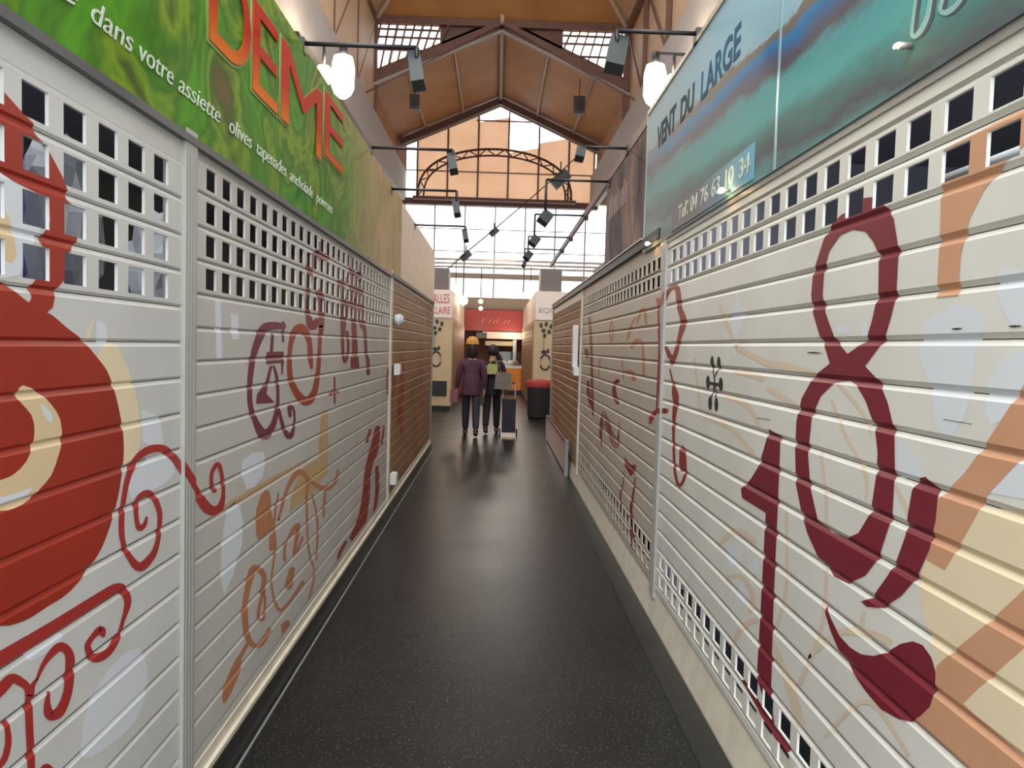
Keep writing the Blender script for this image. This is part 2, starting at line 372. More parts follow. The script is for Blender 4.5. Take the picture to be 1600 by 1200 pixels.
# ------------------------------------------------------------------ roller shutters
AL, AR = -.965, .975
PITCH = .109; HZ0, HZ1 = .020, .090; DEP = .008
class Surf:
    """wall surface: side sign, plane a, y extents, z grid"""
    def __init__(s, a, y0, y1, zb, ntot, holerows, hy0, hpit, hw, base, flat=False, zt=None):
        s.a = a; s.sg = 1 if a > 0 else -1; s.y0, s.y1, s.zb, s.n = y0, y1, zb, ntot; s.rows = set(holerows)
        s.flat = flat; s.base = base; s.zt = zt if zt else zb+ntot*PITCH; s.holes = []
        if not flat:
            h = hy0
            while h-hpit > y0+.03: h -= hpit
            while h+hw < y1-.03:
                if h > y0+.02: s.holes.append((h, h+hw))
                h += hpit
        s.mb = MB()
        if a < 0: s.PROF = s.PROF_L
    PROF = [(0, .0075), (.0025, .0075), (.015, 0), (.097, 0), (.104, .004), (.109, .0075)]
    PROF_L = [(0, .005), (.0025, .005), (.009, 0), (.098, 0), (.104, .003), (.109, .005)]
    def depth(s, z):
        if s.flat: return 0
        t = (z-s.zb) % PITCH
        if t > PITCH-1e-6: t = 0
        for (z0, d0), (z1, d1) in zip(s.PROF, s.PROF[1:]):
            if t <= z1+1e-7: return d0+(d1-d0)*(t-z0)/(z1-z0)
        return .0075
    def X(s, z, off=0): return s.sg*(abs(s.a)+s.depth(z)-off)
    def quad(s, y0, y1, z0, z1, m, d0=None, d1=None):
        x0 = s.sg*(abs(s.a)+(s.depth(z0+1e-6) if d0 is None else d0)); x1 = s.sg*(abs(s.a)+(s.depth(z1-1e-6) if d1 is None else d1))
        s.mb.face([(x0, y0, z0), (x0, y1, z0), (x1, y1, z1), (x1, y0, z1)], m)
    def make(s):
        for r in range(s.n):
            z = s.zb+r*PITCH
            if r not in s.rows:
                for k, ((p0, d0), (p1, d1)) in enumerate(zip(s.PROF, s.PROF[1:])):
                    s.quad(s.y0, s.y1, z+p0, z+p1, gap if k == 0 else s.base, d0, d1)
            else:
                for k, ((p0, d0), (p1, d1)) in enumerate(zip(s.PROF, s.PROF[1:])):
                    if k == 2: s.quad(s.y0, s.y1, z+p0, z+HZ0, s.base, 0, 0); s.quad(s.y0, s.y1, z+HZ1, z+p1, s.base, 0, 0)
                    else: s.quad(s.y0, s.y1, z+p0, z+p1, gap if k == 0 else s.base, d0, d1)
                last = s.y0
                for h0, h1 in s.holes:
                    s.quad(last, h0, z+HZ0, z+HZ1, s.base, 0, 0); last = h1
                    xa, xb = s.sg*abs(s.a), s.sg*(abs(s.a)+DEP)
                    za, zb = z+HZ0, z+HZ1
                    for q in ([(xa,h0,za),(xb,h0,za),(xb,h0,zb),(xa,h0,zb)], [(xa,h1,za),(xb,h1,za),(xb,h1,zb),(xa,h1,zb)],
                              [(xa,h0,za),(xb,h0,za),(xb,h1,za),(xa,h1,za)], [(xa,h0,zb),(xb,h0,zb),(xb,h1,zb),(xa,h1,zb)]):
                        s.mb.face(q, s.base)
                s.quad(last, s.y1, z+HZ0, z+HZ1, s.base, 0, 0)
        return s
    def paint(s, shapes, m, layer):
        """shapes: list of (Y,Z) polygons, each a list of loops; laid on the surface, cut at slats and holes"""
        bm = bmesh.new(); oi = bm.faces.layers.int.new('o'); ci = 0
        for loops in shapes:
            ci = (ci+1) % 7
            ys = [p[0] for p in loops[0]]
            if max(ys) < s.y0 or min(ys) > s.y1: continue
            lp = [[Vector((p[0], p[1], 0)) for p in l] for l in loops]
            tri = tessellate_polygon(lp) if (len(loops) > 1 or len(loops[0]) > 4) else None
            flat = [bm.verts.new(p) for l in lp for p in l]
            if tri is None:
                try: bm.faces.new(flat)[oi] = ci
                except ValueError: pass
            else:
                for t in tri:
                    if len({*t}) == 3:
                        try: bm.faces.new([flat[i] for i in t])[oi] = ci
                        except ValueError: pass
        if not bm.faces: bm.free(); return
        def cut(co, no, geom=None, outer=False, inner=False):
            gm = geom if geom is not None else bm.verts[:]+bm.edges[:]+bm.faces[:]
            bmesh.ops.bisect_plane(bm, geom=gm, plane_co=co, plane_no=no, clear_outer=outer, clear_inner=inner, dist=1e-6)
        cut((s.y1, 0, 0), (1, 0, 0), outer=True); cut((s.y0, 0, 0), (1, 0, 0), inner=True)
        cut((0, s.zb, 0), (0, 1, 0), inner=True); cut((0, s.zt, 0), (0, 1, 0), outer=True)
        if not bm.faces: bm.free(); return
        if not s.flat:
            zs = [v.co.y for v in bm.verts]; r0 = int((min(zs)-s.zb)/PITCH)-1; r1 = int((max(zs)-s.zb)/PITCH)+1
            for r in range(max(0, r0), min(s.n, r1+1)):
                z = s.zb+r*PITCH
                for p, _ in s.PROF[:-1]: cut((0, z+p, 0), (0, 1, 0))
                if r in s.rows:
                    cut((0, z+HZ0, 0), (0, 1, 0)); cut((0, z+HZ1, 0), (0, 1, 0))
                    for h0, h1 in s.holes:
                        for hh in (h0, h1):
                            fs = [f for f in bm.faces if z+HZ0 < f.calc_center_median().y < z+HZ1 and min(v.co.x for v in f.verts) < hh < max(v.co.x for v in f.verts)]
                            if fs:
                                es = {e for f in fs for e in f.edges}; vs = {v for f in fs for v in f.verts}
                                cut((hh, 0, 0), (1, 0, 0), list(vs)+list(es)+fs)
                    kill = [f for f in bm.faces if z+HZ0 < f.calc_center_median().y < z+HZ1 and any(h0 < f.calc_center_median().x < h1 for h0, h1 in s.holes)]
                    if kill: bmesh.ops.delete(bm, geom=kill, context='FACES')
        for f in bm.faces:
            c = f.calc_center_median()
            pts = []
            for v in f.verts:
                zz = v.co.y+(c.y-v.co.y)*1e-4
                pts.append((s.X(zz, .0004+.0003*layer+.00004*f[oi]), v.co.x, v.co.y))
            s.mb.face(pts, m)
        bm.free()
def smooth(pts, sub=5):
    out = []
    n = len(pts)
    for i in range(n-1):
        p0, p1, p2, p3 = pts[max(0, i-1)], pts[i], pts[i+1], pts[min(n-1, i+2)]
        for k in range(sub):
            t = k/sub
            out.append(tuple(.5*((2*b)+(c-a)*t+(2*a-5*b+4*c-d)*t*t+(3*b-a-3*c+d)*t**3) for a, b, c, d in zip(p0, p1, p2, p3)))
    out.append(pts[-1]); return out
def stroke(pts, a, sub=5):
    """variable-width brush stroke given as (x, y, width) in photo pixels -> quads on plane a"""
    pts = [p if len(p) == 3 else (*p, 4) for p in pts]
    q = smooth(pts, sub) if len(pts) > 2 else pts
    L = []; 
    for i, (x, y, wd) in enumerate(q):
        x0, y0 = q[max(0, i-1)][:2]; x1, y1 = q[min(len(q)-1, i+1)][:2]
        dx, dy = x1-x0, y1-y0; l = math.hypot(dx, dy) or 1
        nx, ny = -dy/l*max(.5, wd)/2, dx/l*max(.5, wd)/2
        L.append((wpt(x+nx, y+ny, a), wpt(x-nx, y-ny, a)))
    out = []
    for (a0, b0), (a1, b1) in zip(L, L[1:]): out.append([[a0, b0, b1, a1]])
    # round ends
    for (x, y, wd) in (q[0], q[-1]):
        if wd > 3: out.append([[wpt(x+wd/2*math.cos(t*math.pi/4), y+wd/2*math.sin(t*math.pi/4), a) for t in range(8)]])
    return out
def closed(pts, sub=4):
    n = len(pts); out = []
    for i in range(n):
        p0, p1, p2, p3 = pts[i-1], pts[i], pts[(i+1) % n], pts[(i+2) % n]
        for k in range(sub):
            t = k/sub
            out.append(tuple(.5*((2*b)+(c-a_)*t+(2*a_-5*b+4*c-d)*t*t+(3*b-a_-3*c+d)*t**3) for a_, b, c, d in zip(p0, p1, p2, p3)))
    return out
def poly(loops, a, sm=0):
    if not isinstance(loops[0], list): loops = [loops]
    if sm: loops = [closed(l, sm) for l in loops]
    return [[[wpt(x, y, a) for x, y in l] for l in loops]]
def ell(cx, cy, rx, ry, a, n=14): return [[[wpt(cx+rx*math.cos(2*math.pi*k/n), cy+ry*math.sin(2*math.pi*k/n), a) for k in range(n)]]]

ZL1 = 1.583-13*PITCH      # 0.166
ZL2 = 1.631-13*PITCH      # 0.214
ZR = 1.64-13*PITCH        # 0.223
L1 = Surf(AL, -1.2, 2.28, ZL1, 18, [14, 15, 16, 17], 1.524, .143, .089, slatL)
slatL2 = mat('shutter_lacquer_dull', (196, 193, 187), .5, noise=.06, nscale=2)
L2 = Surf(AL, 2.365, 6.66, ZL2, 18, [14, 15, 16, 17], 2.466, .143, .089, slatL2)
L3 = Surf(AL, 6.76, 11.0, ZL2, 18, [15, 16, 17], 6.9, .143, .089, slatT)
R1 = Surf(AR, -1.2, 4.26, ZR, 18, [0, 1, 16, 17], 1.386, .149, .097, slat)
slatR2 = mat('shutter_lacquer_greige', (190, 180, 166), .5, noise=.08, nscale=2)
R2 = Surf(AR, 4.36, 8.42, ZR, 18, [0, 1, 16, 17], 4.45, .149, .097, slatR2)
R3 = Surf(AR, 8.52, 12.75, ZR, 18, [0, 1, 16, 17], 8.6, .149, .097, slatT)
postm = mat('post_lacquer', (172, 171, 166), .45, noise=.05, nscale=2)
PL1 = Surf(-.953, 2.28, 2.365, .14, 0, [], 0, 1, 1, postm, flat=True, zt=2.235)
PR1 = Surf(.962, 4.26, 4.36, .14, 0, [], 0, 1, 1, postm, flat=True, zt=2.3)
for s in (L1, L2, L3, R1, R2, R3): s.make()
def lay(surfs, color, items, layer):
    for s in surfs: s.paint(items, P[color], layer)
def S_(a, *strokes):
    o = []
    for st in strokes: o += stroke(st, a)
    return o
# ---- left wall, first shutter: big pomegranate and scrolls
lay([L1], 'white', poly([(150,500),(165,505),(172,560),(150,530)], AL)+poly([(220,640),(250,650),(256,706),(222,690)], AL)
    + poly([(170,1045),(217,1012),(230,1065),(212,1125),(170,1165),(130,1185),(132,1120)], AL, 3)+poly([(206,740),(262,700),(272,740),(240,765),(205,780)], AL, 2)
    + poly([(40,900+90),(90,985),(95,1000),(45,1035)], AL, 2)+poly([(0,268),(60,300),(70,340),(30,430),(0,436)], AL), 0)
lay([L1], 'cream', poly([(0,330),(14,340),(26,400),(10,410),(0,380)], AL, 2), 1)
lay([L1], 'beige', poly([(167,537),(182,540),(197,570),(210,610),(218,650),(220,683),(213,710),(200,721),(185,724),(160,640),(150,560)], AL, 2)
    + poly([(147,500),(138,533),(132,533),(140,505)], AL), 1)
lay([L1], 'red', poly([(-60,120),(0,138),(6,144),(30,171),(51,192),(57,213),(72,228),(81,246),(97,276),(105,297),(103,312),(120,327),(122,350),(119,378),(103,402),(99,438),(87,453),(82,480),(60,500),(40,480),(49,465),(45,450),(54,438),(72,400),(67,387),(61,375),(70,360),(78,345),(76,318),(60,303),(42,294),(18,282),(0,267),(-60,255)], AL)
    + poly([(-40,447),(0,440),(20,453),(45,473),(80,492),(105,513),(127,530),(150,557),(167,580),(178,610),(186,643),(192,680),(192,720),(183,780),(165,840),(147,875),(110,923),(73,948),(37,970),(0,978),(-50,965),(-110,920),(-160,850),(-185,700),(-160,560),(-100,480)], AL, 3), 2)
lay([L1], 'cream', poly([(27,611),(35,602),(60,613),(80,633),(93,655),(96,687),(91,710),(79,743),(62,763),(48,780),(22,794),(0,798),(-50,796),(-50,760),(0,750),(22,740),(40,721),(49,699),(53,674),(48,648),(27,624)], AL, 2), 3)
lay([L1], 'white', poly([(62,630),(75,640),(82,655),(76,660),(66,645)], AL, 2)+poly([(-10,778),(20,772),(52,760),(40,776),(20,786),(-10,790)], AL), 4)
scrollB = S_(AL, [(229,807,3),(225,820,7),(217,825,9),(213,812,7),(212,790,8),(218.5,776,10),(231.5,770.5,10),(242,781,9),(249,803,8),(248,829,7),(244.5,851,8),(236,870,11),(218,886,14),(203,872,10),(192.5,851,8),(189,825,9),(191.4,788,8),(199,747,9),(212,718.5,11),(231.5,703,12),(253,701,12),(268,712,12),(281,729,12),(299,757.5,13),(312,779,15),(327,796.5,16),(342,794,12),(348.5,773,6),(346,742,6),(340,725,7),(331,738,6),(330,755,6),(334.5,766,8)])
lay([L1, PL1, L2], 'scroll', scrollB, 3)
lay([L1], 'scroll', S_(AL, [(-60,1066,26),(0,1030,24),(80,983,22),(150,938,18),(180,920,16),(192,922,14),(199,941,11),(191,971,6),(184,995,8),(168,1019,12),(147,1028,14),(136,1011,10),(144,995,8),(157,984,13),(160,992,8)],
    [(57,1061,4),(69,1035,8),(91,1011,14),(107,1021,14),(108,1051,15),(104,1085,14),(92,1112,16),(77,1117,16),(73,1099,10),(76,1080,3)],
    [(-60,1130,18),(-30,1105,18),(0,1077,18),(16,1061,16),(29,1064,14),(43,1077,12),(44,1107,12),(45,1136,12),(47,1173,12),(48,1200,12),(50,1280,12)], [(57,1061,4),(50,1072,8),(47,1088,11)],
    [(9,1128,8),(12,1160,10),(4,1189,10),(-15,1205,10)], [(60,1210,8),(72,1197,8),(88,1212,8)]), 3)
# ---- left wall, second shutter
lay([L2], 'white', poly([(335,470),(345,470),(347,560),(338,560)], AL)+poly([(360,490),(372,492),(374,530),(362,530)], AL)+poly([(355,795),(375,790),(378,850),(350,930),(345,870)], AL, 2)+poly([(378,720),(412,705),(410,745),(385,765)], AL, 2), 0)
lay([L2], 'ochl', poly([(503,640),(512,640),(513,707),(512,738),(500,752),(498,690)], AL)+poly([(473,731),(498,716),(500,760),(452,801),(456,770)], AL)+poly([(330,800),(430,742),(480,716),(480,722),(430,752),(330,812)], AL), 0)
lay([L2], 'och', poly([(410,770),(421,768),(424,801),(427,826),(403,843),(400,822),(400,798)], AL, 2)
    + poly([(368.5,1029),(375.5,1025.5),(377,1043),(361.5,1081.5),(351,1099),(347,1092),(351,1067.5)], AL, 2)+poly([(442,973),(452.5,969.5),(451,994),(444,1001),(438.5,980)], AL, 2)
    + S_(AL, [(435,770,3),(428,815,4),(430,857,4),(424,910,3),(435,952,5),(452,941,5),(473,910,6)], [(435,812,4),(449,763,6),(466,738,9),(480,749,7),(479,784,4),(482,857,3),(491,896,3),(480,945,4)],
      [(484,752,5),(505,763,8),(522,756,5),(528,735,4)], [(508,770,4),(505,808,3)], [(487,770,3),(496,815,3),(494,875,3)], [(445,875,5),(446,850,4),(466,819,7),(459,868,4),(473,840,4)], [(451,915,12),(456,890,9)],
      [(410,927,8),(412,899,8),(396,889,12),(386,924,9),(382,959,10),(389,1001,9),(407,1008,6),(421,983,7)], [(410,927,5),(403,962,5),(412,966,4),(414,931,4)], [(389,1001,5),(373,1030,6)], [(424,857,8),(426,838,10)]), 1)
lay([L2], 'pur', S_(AL, [(442,510,10),(429,509,12),(414,512,14),(406,525,13),(397,550,10),(392,577,9),(390,604,8),(391,633,8),(399,658,9),(412,679,16),(425,667,10),(432,642,7),(434,619,5),(432,589,5),(427,571,3)],
      [(441,566,4),(440.5,585,2)], [(442,504,5),(442,535,3)], [(425.5,523,5),(423.6,552,5)], [(423,573,4),(416,602,6)],
      [(435,640,5),(443,669,6),(452,682,9),(459,667,4),(459,642,4),(452,635,6),(453,650,5)])
    + poly([(416,550),(443,549),(443,566),(416,569)], AL)+poly([(411,602),(418,604),(416,615),(429,629),(400,631),(401,617)], AL), 2)
lay([L2], 'rust', S_(AL, [(487,577,3),(485,560,8),(483,533,8),(473,514,14),(462,516,12),(455,533,8),(452,562,7),(454,592,9),(464,615,11),(479,627,14),(491,612,10),(497,577,7),(499,546,6),(501,508,6),(502,481,6),(502,470,7)]), 2)
lay([L2], 'dred', S_(AL, [(502,519,6.8),(502,470,10.8),(497,455,8.1)], [(481,417,8.1),(495,400,16.2),(510,403,10.8)], [(485,400,10.8),(484,431,9.5),(481,459,6.8),(481,491,8.1),(488,510,13.5),(495,501,8.1)], [(497,395,10.8),(500,380,5.4)],
      [(547,385,9.5),(550,428,9.5),(552,463,10.8),(553,510,8.1),(554.5,552,9.5)], [(532,440,10.8),(537,465,8.1),(537,492,10.8),(535,533,5.4),(538,566,4.1),(544,547,4.1),(542,519,5.4)], [(534,480,6.8),(552,470,6.8),(565,452,8.1)],
      [(560,430,10.8),(563,463,10.8),(565,501,10.8),(570,519,5.4),(572,552,4.1),(575,564,5.4),(575,584,5.4)], [(540,440,8.1),(551,430,8.1),(560,440,6.8)], [(558,410,5.4),(562,430,5.4)])
    + poly([(547.5,558),(560,557),(561.5,575),(547.5,575)], AL), 2)
lay([L2], 'bred', S_(AL, [(522.5,589,3),(523,631,3)], [(516,616,5),(522,610,4),(528,613,4)], [(606,575,3),(605,617,3)],
      [(590,669,8),(585,700,13),(575,735,10),(571.5,777,12),(564.5,815,14),(550.5,840,10)], [(540,847,5),(529.5,868,5),(531,884,3)], [(573,690,4),(578,672,4)], [(589,731,6),(589,770,6),(584,802,4)], [(600,665,3),(596,695,3)]), 2)
# ---- left wall, third shutter
lay([L3], 'bred', S_(AL, [(627,560,4),(628,600,8),(625,643,8),(627,683,3)], [(617,580,3),(614,620,2)], [(658,520,2),(660,640,2)], [(645,600,2),(650,700,2)]), 1)
# ---- right wall, first shutter: the big figure, drop and peach ribbons
lay([R1], 'white', poly([(1460,490),(1500,477),(1533,487),(1537,507),(1527,540),(1513,633),(1487,680),(1463,663),(1453,603),(1437,557),(1443,510)], AR, 3)
    + poly([(1567,417),(1600,427),(1660,440),(1660,500),(1583,510),(1557,450)], AR, 2)+poly([(1553,583),(1583,550),(1650,553),(1610,620),(1550,665),(1540,620)], AR, 2)
    + poly([(1400,683),(1417,687),(1445,747),(1404,747)], AR)+ell(1317, 515, 11, 8, AR)+ell(1351, 515, 6, 16, AR)+poly([(1153,463),(1167,483),(1153,527),(1148,563),(1137,510)], AR)
    + poly([(1195,690),(1205,720),(1190,760),(1180,735)], AR)+ell(1143, 870, 8, 18, AR)+ell(1180, 885, 6, 14, AR)+ell(1160, 925, 9, 20, AR)+poly([(1500,740),(1560,690),(1640,760),(1600,780),(1545,770)], AR), 0)
lay([R1], 'faint', S_(AR, [(1124,850,6),(1152,829,9),(1180,846,7)], [(1134,902,5),(1159,902,8),(1176,930,9),(1173,955,8)], [(1145,1007,7),(1159,979,8),(1180,969,8)], [(1229,801,5),(1229,913,5),(1215,976,6)],
      [(1208,1004,7),(1236,1077,14),(1250,1130,16)], [(1292,899,5),(1285,976,6),(1250,1067,8)], [(1295,997,9),(1264,1025,9)], [(1153,543,8),(1194,565,10),(1229,573,12),(1272,584,10)], [(1151,580,7),(1190,591,9)],
      [(1203,608,8),(1244,634,9)], [(1131,617,5),(1168,634,8),(1185,664,8)], [(1103,651,5),(1142,669,7),(1175,706,8)], [(1300,626,5),(1321,679,5),(1353,742,6),(1353,784,5)], [(1283,710,5),(1291,784,5),(1291,910,5),(1286,948,5)],
      [(1350,958,7),(1345,981,9)], [(1308,987,8),(1346,987,14),(1389,1002,12)], [(1310,600,5),(1345,640,6),(1362,680,5)], [(1290,1150,6),(1340,1100,7),(1375,1110,7),(1420,1180,6)], [(1125,480,7),(1150,540,6)], [(1400,760,6),(1420,800,7)], [(1085,560,4),(1095,640,4)]), 1)
lay([R1], 'beige', poly([(1520,790),(1600,800),(1680,820),(1680,1300),(1560,1250),(1500,1170),(1463,1050),(1458,1018),(1442,955),(1435,907),(1448,872),(1480,840)], AR), 1)
lay([R1], 'peach', poly([(1660,150),(1601,167),(1475,234),(1471,297),(1469,373),(1464,465),(1498,462),(1502,398),(1516,341),(1538,297),(1570,256),(1601,227),(1660,190)], AR)
    + poly([(1680,500),(1600,602),(1538,698),(1506,741),(1458,789),(1453,848),(1448,875),(1477,891),(1506,842),(1544,773),(1600,714),(1680,620)], AR)
    + poly([(1680,830),(1600,922),(1554,965),(1496,1013),(1464,1040),(1461,1088),(1427,1125),(1507,1200),(1580,1270),(1680,1340),(1680,1260),(1600,1190),(1506,1099),(1530,1075),(1600,1013),(1680,940)], AR), 2)
lay([R1], 'mar', poly([[(1346,310),(1362,308),(1384,322),(1397,341),(1401,365),(1405,392),(1403,427),(1401,461),(1393,495),(1382,532),(1367,552),(1352,572),(1374,595),(1388,630),(1398,672),(1399,735),(1395,805),(1374,871),(1353,899),(1325,912),(1304,901),(1279,871),(1262,833),(1253,801),(1244,756),(1243,700),(1245,658),(1253,623),(1272,588),(1297,568),(1289,541),(1281,524),(1271,490),(1268,461),(1271,427),(1277,407),(1288,373),(1302,348),(1316,335),(1341,326)],
      [(1296,393),(1313,368),(1333,359),(1353,362),(1366,379),(1374,399),(1373,456),(1363,501),(1354,532),(1325,553),(1305,529),(1291,490),(1286,461),(1288,427)],
      [(1325,595),(1339,602),(1353,626),(1367,665),(1372,707),(1370,742),(1361,801),(1342,833),(1321,842),(1297,831),(1279,815),(1267,763),(1263,710),(1269,651),(1283,619),(1304,598)]], AR)
    + poly([(1437,747),(1447,745),(1467,766),(1463,812),(1454,857),(1433,903),(1409,931),(1381,950),(1355,948),(1346,940),(1363,934),(1388,899),(1402,875),(1416,836),(1419,805),(1426,766)], AR)
    + poly([(1291,947),(1298.8,966),(1312,993),(1329.4,1012),(1346.7,1022.5),(1365.8,1025),(1385,1019.7),(1408,1006),(1427,1002),(1442.5,1008),(1456,1027),(1462.6,1050),(1461.7,1077),(1454,1104),(1438.7,1119),(1423,1128),(1404,1123),(1377,1108),(1352.4,1079),(1333,1050),(1312,1018),(1298.8,987),(1290,958)], AR)
    + poly([(1202,670),(1220,682),(1216,787),(1209,943),(1205,1085),(1211,1136),(1200,1115),(1183,1058),(1188,971),(1197,801),(1160,778),(1158,764),(1174,748),(1186,728),(1197,691)], AR)
    + S_(AR, [(1162,1066,8),(1186,1103,9),(1229,1172,9)]), 3)
scr = S_(AR, [(1028,468,6),(1034,477,7),(1046,453,6),(1058,450,8),(1062,480,8),(1068,502,10),(1061,531,6),(1056,552,7),(1049,567,8)], [(1041,543,5),(1047,557,8)], [(1031,480,8),(1032,570,6),(1029,640,5)],
      [(1041,642,8),(1028,643,8),(1019,651,8),(1016,661,4)], [(1047,576,2),(1052,600,4),(1055,615,10),(1056,627,9),(1053,660,5),(1053,696,4),(1055,738,4),(1062,759,5),(1071,741,4),(1071,714,3),(1067,698,4)], [(1066,703,9),(1066,733,9)])
lay([R1, PR1, R2], 'bred', scr, 3)
ink = S_(AR, [(1106,598,5),(1127,602,5)], [(1114,576,1.5),(1117,597,2),(1114,612,2),(1111,623,1.5)], [(1123,576,1.5),(1117,589,1.5)], [(1119,600,2),(1118,612,1.5),(1119,624,1.5)])
for c in ((1113,566,2.8,10), (1123.5,567,3,10), (1106.6,597.5,3,11), (1126.7,600.7,3.3,11), (1110,630,3,11), (1119.6,632,3,11)): ink += ell(*c, AR)
lay([R1], 'ink', ink, 3)
lay([R1], 'ink', S_(AR, [(1262,551,1),(1272,551,2.4),(1284,552,.8)], [(1488,514,1),(1496,514,3),(1505,513,.8)], [(1577,510,1),(1585,510,3.4),(1597,509,1)], [(1183,653,1),(1204,656,1)], [(1475,655,1),(1520,663,1)]), 4)
# ---- right wall, second shutter
lay([R2], 'och', S_(AR, [(956,500,2),(953,515,2.5),(955,535,2),(958,520,2.5),(956,500,2)], [(980,532,3),(987,507,4),(994,495,3)], [(994,507,2),(1005,482,6),(1010,507,3)], [(987,542,6),(996,532,7),(1004,542,4),(1006,585,4)],
      [(977,580,4),(987,582,7),(990,592,7)], [(972,560,2),(974,595,2)], [(938,560,2),(935,590,2)]), 1)
lay([R2], 'dred', S_(AR, [(921,497,4),(924,542,4),(925,597,4),(926,635,4),(927,650,2)], [(916,547,6),(917.5,557,6)], [(919,597,5),(920,620,5),(925,635,4)], [(966,595,6),(960,600,5),(961,620,7),(966,630,4)],
      *[[(937+k*.8,680+k*5,1.2),(938+k*.6,660+k*5,1.2),(943,643+k*5,1.4),(950,655+k*5,1.4),(956,672+k*5,1.4),(963,683+k*4,1.4),(967,676+k*4,1.2),(968-k*.5,657+k*6,1)] for k in range(5)])
    + poly([(977,712),(980.7,721.7),(986.5,726.4),(994.7,726.4),(991,738),(985.4,744),(979.5,733.4),(976,726.4)], AR)
    + S_(AR, [(975.6,735.7,1),(973.7,754.4,1.5),(969.7,773,2.5),(970.7,792,1.5)], [(992.4,745,1.5),(990,768,3),(986.5,792,4),(986,824,6),(987.7,843,8),(989,862,7),(987.7,888,3)]), 2)
lay([R3], 'bred', S_(AR, [(868,560,2),(870,640,3),(872,690,2)], [(885,520,2),(888,600,2)]), 1)

def shutter(sf, label, top, y_bot_rail, name='roller_shutter', hm=None, group=None):
    y = (max(sf.y0, 0)+sf.y1)/2
    e = empty(name, label, 'roller shutter', (sf.a, y, sf.zb), group=group)
    sf.mb.build('slat_curtain', e)
    sg = sf.sg; a = abs(sf.a)
    box('bottom_rail', (sg*(a+.001), sf.y0, sf.zb-y_bot_rail), (sg*(a+.02), sf.y1, sf.zb), sf.base, e)
    if top > sf.zt+.002: box('header_board', (sg*(a+.004), sf.y0, sf.zt), (sg*(a+.02), sf.y1, top), hm or sf.base, e)
    return e
shutter(L1, 'pale grey perforated roller shutter painted with a huge red pomegranate', 2.27, .02)
shutter(L2, 'long grey roller shutter painted with purple and rust letters, left of the aisle', 2.27, .03)
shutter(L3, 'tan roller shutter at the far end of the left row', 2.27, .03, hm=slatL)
shutter(R1, 'big cream roller shutter with a maroon figure eight, a numeral one and a drop', 2.30, .03)
shutter(R2, 'middle roller shutter of the right row with wavy lines and a maroon triangle', 2.31, .03)
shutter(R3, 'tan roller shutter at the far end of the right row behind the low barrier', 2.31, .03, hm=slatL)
# posts between shutters
def post(sf, label, name='shutter_post'):
    sg = sf.sg; a = abs(sf.a)
    e = empty(name, label, 'post', (sf.a, (sf.y0+sf.y1)/2, sf.zb))
    g = sf.mb; y0, y1 = sf.y0, sf.y1
    g.box((sg*a, y0, sf.zb), (sg*(a+.07), y1, sf.zt), sf.base)
    g.build('channel', e)
    r = MB()
    for yy in (y0+.02, (y0+y1)/2, y1-.02): r.box((sg*(a-.0012), yy-.004, sf.zb), (sg*a, yy+.004, sf.zt), sf.base)
    r.build('rib', e)
    return e
post(PL1, 'grey ribbed post crossed by a red scroll between the two near left shutters')
PL2 = Surf(-.953, 6.66, 6.76, .14, 0, [], 0, 1, 1, cream, flat=True, zt=2.26)
post(PL2, 'thin pale post with white boxes between the far left shutters')
PL3 = Surf(-.953, 11.0, 11.1, .14, 0, [], 0, 1, 1, galv, flat=True, zt=2.26)
post(PL3, 'end post closing the far end of the left shutters')
post(PR1, 'grey ribbed post with a red drip line between the two near right shutters')
PR2 = Surf(.962, 8.42, 8.52, .14, 0, [], 0, 1, 1, cream, flat=True, zt=2.3)
post(PR2, 'pale post carrying a tall white box between the far right shutters')
PR3 = Surf(.962, 12.75, 12.85, .14, 0, [], 0, 1, 1, galv, flat=True, zt=2.3)
post(PR3, 'end post closing the far end of the right shutters')
# white boxes on posts
def wbox(px, py, Wd, H, a, label, D=.05):
    y, z = wpt(px, py, a); sg = 1 if a > 0 else -1
    e = empty('junction_box', label, 'box', (sg*(abs(a)), y, z))
    MB().box((sg*(abs(a)-D), y-Wd/2, z-H/2), (sg*abs(a), y+Wd/2, z+H/2), white).build('case', e)
    MB().box((sg*(abs(a)-D-.006), y-Wd/2+.01, z-H/2+.01), (sg*(abs(a)-D), y+Wd/2-.01, z+H/2-.01), white).build('cover', e)
wbox(617, 577, .14, .10, -.953, 'white box at mid height on the thin left post')
wbox(611, 747, .14, .10, -.953, 'white box near the foot of the thin left post')
wbox(902, 541, .16, .50, .962, 'tall white box high on the pale right post')
wbox(903, 580, .20, .10, .962, 'small white socket box under the tall box on the right post')
y, z = wpt(617, 500, -.953)
e = empty('round_lamp', 'small round glass lamp near the top of the thin left post', 'lamp', (-.953, y, z))
MB().tube((-.953, y, z), (-.90, y, z), .05, white, .06).build('lamp_base', e)
MB().tube((-.90, y, z), (-.87, y, z), .06, mat('lamp_lens', (190, 200, 210), .15), .03).build('lens', e)

